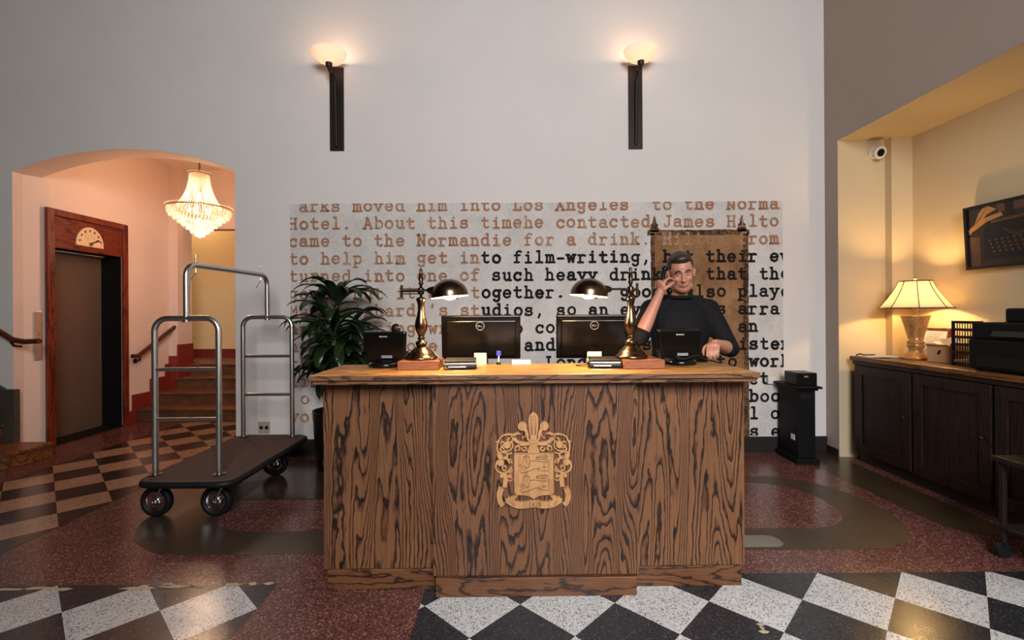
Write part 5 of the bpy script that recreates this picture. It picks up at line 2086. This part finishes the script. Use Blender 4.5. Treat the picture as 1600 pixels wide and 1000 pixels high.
def hand(mb_, wr, palm_dir, palm_nrm, curl, thumb_side, ks=1.0):
    """palm plus four curled fingers and a thumb"""
    pdv = palm_dir.normalized()
    nv = (palm_nrm - pdv * palm_nrm.dot(pdv)).normalized()
    sv = pdv.cross(nv) * thumb_side
    pc = wr + pdv * 0.050
    Rm = Matrix((sv, pdv, nv)).transposed()
    mb_.ell(pc, (0.040 * ks, 0.055 * ks, 0.016 * ks), 18, 12, rot=tuple(Rm.to_euler()))
    mb_.tube([wr - pdv * 0.01, wr + pdv * 0.03], 0.025, 14)
    for i, (off, ln) in enumerate(((0.028, 0.075), (0.010, 0.083), (-0.009, 0.078), (-0.027, 0.062))):
        p_ = wr + pdv * 0.090 + sv * off * ks
        ang = 0.15
        pts = [wr + pdv * 0.06 + sv * off * 0.9, p_]
        for seg in (0.45, 0.32, 0.23):
            ang += curl * (0.85 + 0.1 * i)
            p_ = p_ + (pdv * math.cos(ang) + nv * math.sin(ang)) * ln * seg
            pts.append(p_)
        mb_.tube(pts, 0.0085, 10, radii=[0.010, 0.0098, 0.0092, 0.0085, 0.0062])
        mb_.ell(pts[-1], 0.0066)
    t0 = wr + pdv * 0.028 + sv * 0.026
    t1 = t0 + (sv * 0.6 + pdv * 0.62 + nv * 0.35).normalized() * 0.040
    t2 = t1 + (pdv * 0.75 + nv * 0.6 + sv * 0.1).normalized() * 0.032
    t3 = t2 + (pdv * 0.7 + nv * 0.75 - sv * 0.2).normalized() * 0.024
    mb_.tube([t0, t1, t2, t3], 0.011, 10, radii=[0.014, 0.0115, 0.0105, 0.0075])
    mb_.ell(t3, 0.0078)


earL = hd(-0.095, 0.0, -0.02)
palmL = (earL - wrL)
hand(b, wrL, Vector((0.28, 0.25, 0.9)), Vector((0.75, 0.30, -0.15)), 0.62, -1)
hand(b, wrR, Vector((-0.45, -0.80, -0.12)), Vector((-0.05, -0.05, -1)), 0.42, -1)
body = b.build('body', M['skin'], man)
bake(body, 0.0055, 4)
# hair: short crop with volume on top
hb = MB()
ellh(hb, 0, 0.030, 0.052, (0.083, 0.101, 0.092), 28, 18)
ellh(hb, 0, -0.030, 0.104, (0.062, 0.060, 0.034), 24, 14)
hair = hb.build('hair', M['hair'], man)
# cut the hairline: drop everything over the face and below the nape
bm = bmesh.new()
bm.from_mesh(hair.data)
inv = HRot.inverted()
kill = []
for v in bm.verts:
    l_ = inv @ (v.co - HC)
    if (l_.y < -0.035 and l_.z < 0.072) or (l_.z < -0.03) or (l_.y < 0.0 and l_.z < 0.030):
        kill.append(v)
bmesh.ops.delete(bm, geom=kill, context='VERTS')
bm.to_mesh(hair.data)
bm.free()
sd = hair.modifiers.new('thick', 'SOLIDIFY')
sd.thickness = 0.006
# face details
fm = MB()
for s_ in (-1, 1):
    ellh(fm, s_ * 0.031, -0.0765, 0.006, (0.0095, 0.009, 0.0026), 14, 10)
fm.build('eye', M['eye'], man)
fm = MB()
for s_ in (-1, 1):
    ellh(fm, s_ * 0.031, -0.0845, 0.0045, (0.0048, 0.0032, 0.0032), 10, 8)
fm.build('iris', M['iris'], man)
fm = MB()
for s_ in (-1, 1):
    fm.tube([hd(s_ * 0.014, -0.094, 0.028), hd(s_ * 0.032, -0.092, 0.034), hd(s_ * 0.050, -0.080, 0.026)], 0.005, 8, radii=[0.005, 0.0052, 0.003])
fm.build('eyebrow', M['brow'], man)
fm = MB()
fm.tube([hd(-0.024, -0.085, -0.062), hd(-0.008, -0.094, -0.058), hd(0, -0.0945, -0.060), hd(0.008, -0.094, -0.058), hd(0.024, -0.085, -0.062)], 0.004, 8, radii=[0.002, 0.0045, 0.004, 0.0045, 0.002])
fm.tube([hd(-0.022, -0.085, -0.064), hd(0, -0.093, -0.069), hd(0.022, -0.085, -0.064)], 0.005, 8, radii=[0.002, 0.006, 0.002])
fm.build('lips', M['lip'], man)
# shirt
sb = MB()
loft(sb, [(0, 0.02, 0.90)] + trunk[1:5] + [(0, 0.035, 1.45)], [0.185, 0.17, 0.165, 0.188, 0.19, 0.085], [0.125, 0.11, 0.105, 0.117, 0.105, 0.075], grow=0.014)
sb.tube([(0, 0.03, 1.43), (0, 0.022, 1.475), (0, 0.016, 1.492)], 0.07, 24, radii=[0.09, 0.071, 0.069])
for sh, elb, wr, end in ((shL, elL, wrL, 0.16), (shR, elR, wrR, 0.34)):
    sb.tube([sh + (sh - elb) * 0.08, sh.lerp(elb, .35), sh.lerp(elb, .75), elb, elb.lerp(wr, end * .5), elb.lerp(wr, end)], 0.05, 20, radii=[0.066, 0.068, 0.061, 0.057, 0.056, 0.053])
    sb.ell(sh, 0.077)
    sb.ell(elb, 0.056)
for s_ in (-1, 1):
    sb.tube([(0, 0.035, 1.44), (s_ * 0.10, 0.03, 1.425), (s_ * 0.185, 0.015, 1.39)], 0.06, 16, radii=[0.062, 0.064, 0.068])
shirt = sb.build('shirt', M['shirt'], man)
bake(shirt, 0.009, 5)
cr_ = MB()
cr_.tube([(0.078 * math.cos(t), 0.012 + 0.070 * math.sin(t), 1.478 + 0.010 * math.sin(t)) for t in [2 * PI * k_ / 28 for k_ in range(28)]], 0.013, 8, closed=True)
cr_.build('collar', M['shirt'], man)
tb = MB()
for s_ in (-1, 1):
    hip, knee, ank = Vector((s_ * 0.095, 0.02, 0.92)), Vector((s_ * 0.105, 0.0, 0.50)), Vector((s_ * 0.11, 0.03, 0.05))
    tb.tube([hip, hip.lerp(knee, .4), knee, knee.lerp(ank, .4), ank], 0.09, 18, radii=[0.105, 0.098, 0.078, 0.074, 0.07])
loft(tb, [(0, 0.02, 0.84), (0, 0.02, 0.93), (0, 0.02, 0.98)], [0.18, 0.185, 0.178], [0.12, 0.122, 0.118])
tro = tb.build('trousers', M['trouser'], man)
bake(tro, 0.012, 4)
for s_ in (-1, 1):
    sh_ = MB()
    sh_.ell((s_ * 0.115, -0.03, 0.045), (0.048, 0.135, 0.045))
    sh_.box2((s_ * 0.115 - 0.045, -0.15, 0.0), (s_ * 0.115 + 0.045, 0.09, 0.02))
    sh_.build('shoe', M['black'], man, bevel=0.006)
# handset at the ear
hs = thing('telephone_handset', 'black telephone handset held to the man\'s ear', 'telephone handset', PO)
mb = MB()
e0, e1 = hd(-0.104, -0.018, 0.045), hd(-0.094, -0.105, -0.085)
mid = (e0 + e1) / 2 + Vector((-0.030, -0.012, 0.0))
mb.tube([e0, e0.lerp(mid, .5) + Vector((-.006, 0, 0)), mid, e1.lerp(mid, .5) + Vector((-.006, 0, 0)), e1], 0.015, 12, radii=[0.016, 0.015, 0.015, 0.015, 0.016])
mb.ell(e0, (0.019, 0.024, 0.024))
mb.ell(e1, (0.018, 0.022, 0.022))
mb.build('grip', M['black'], hs)
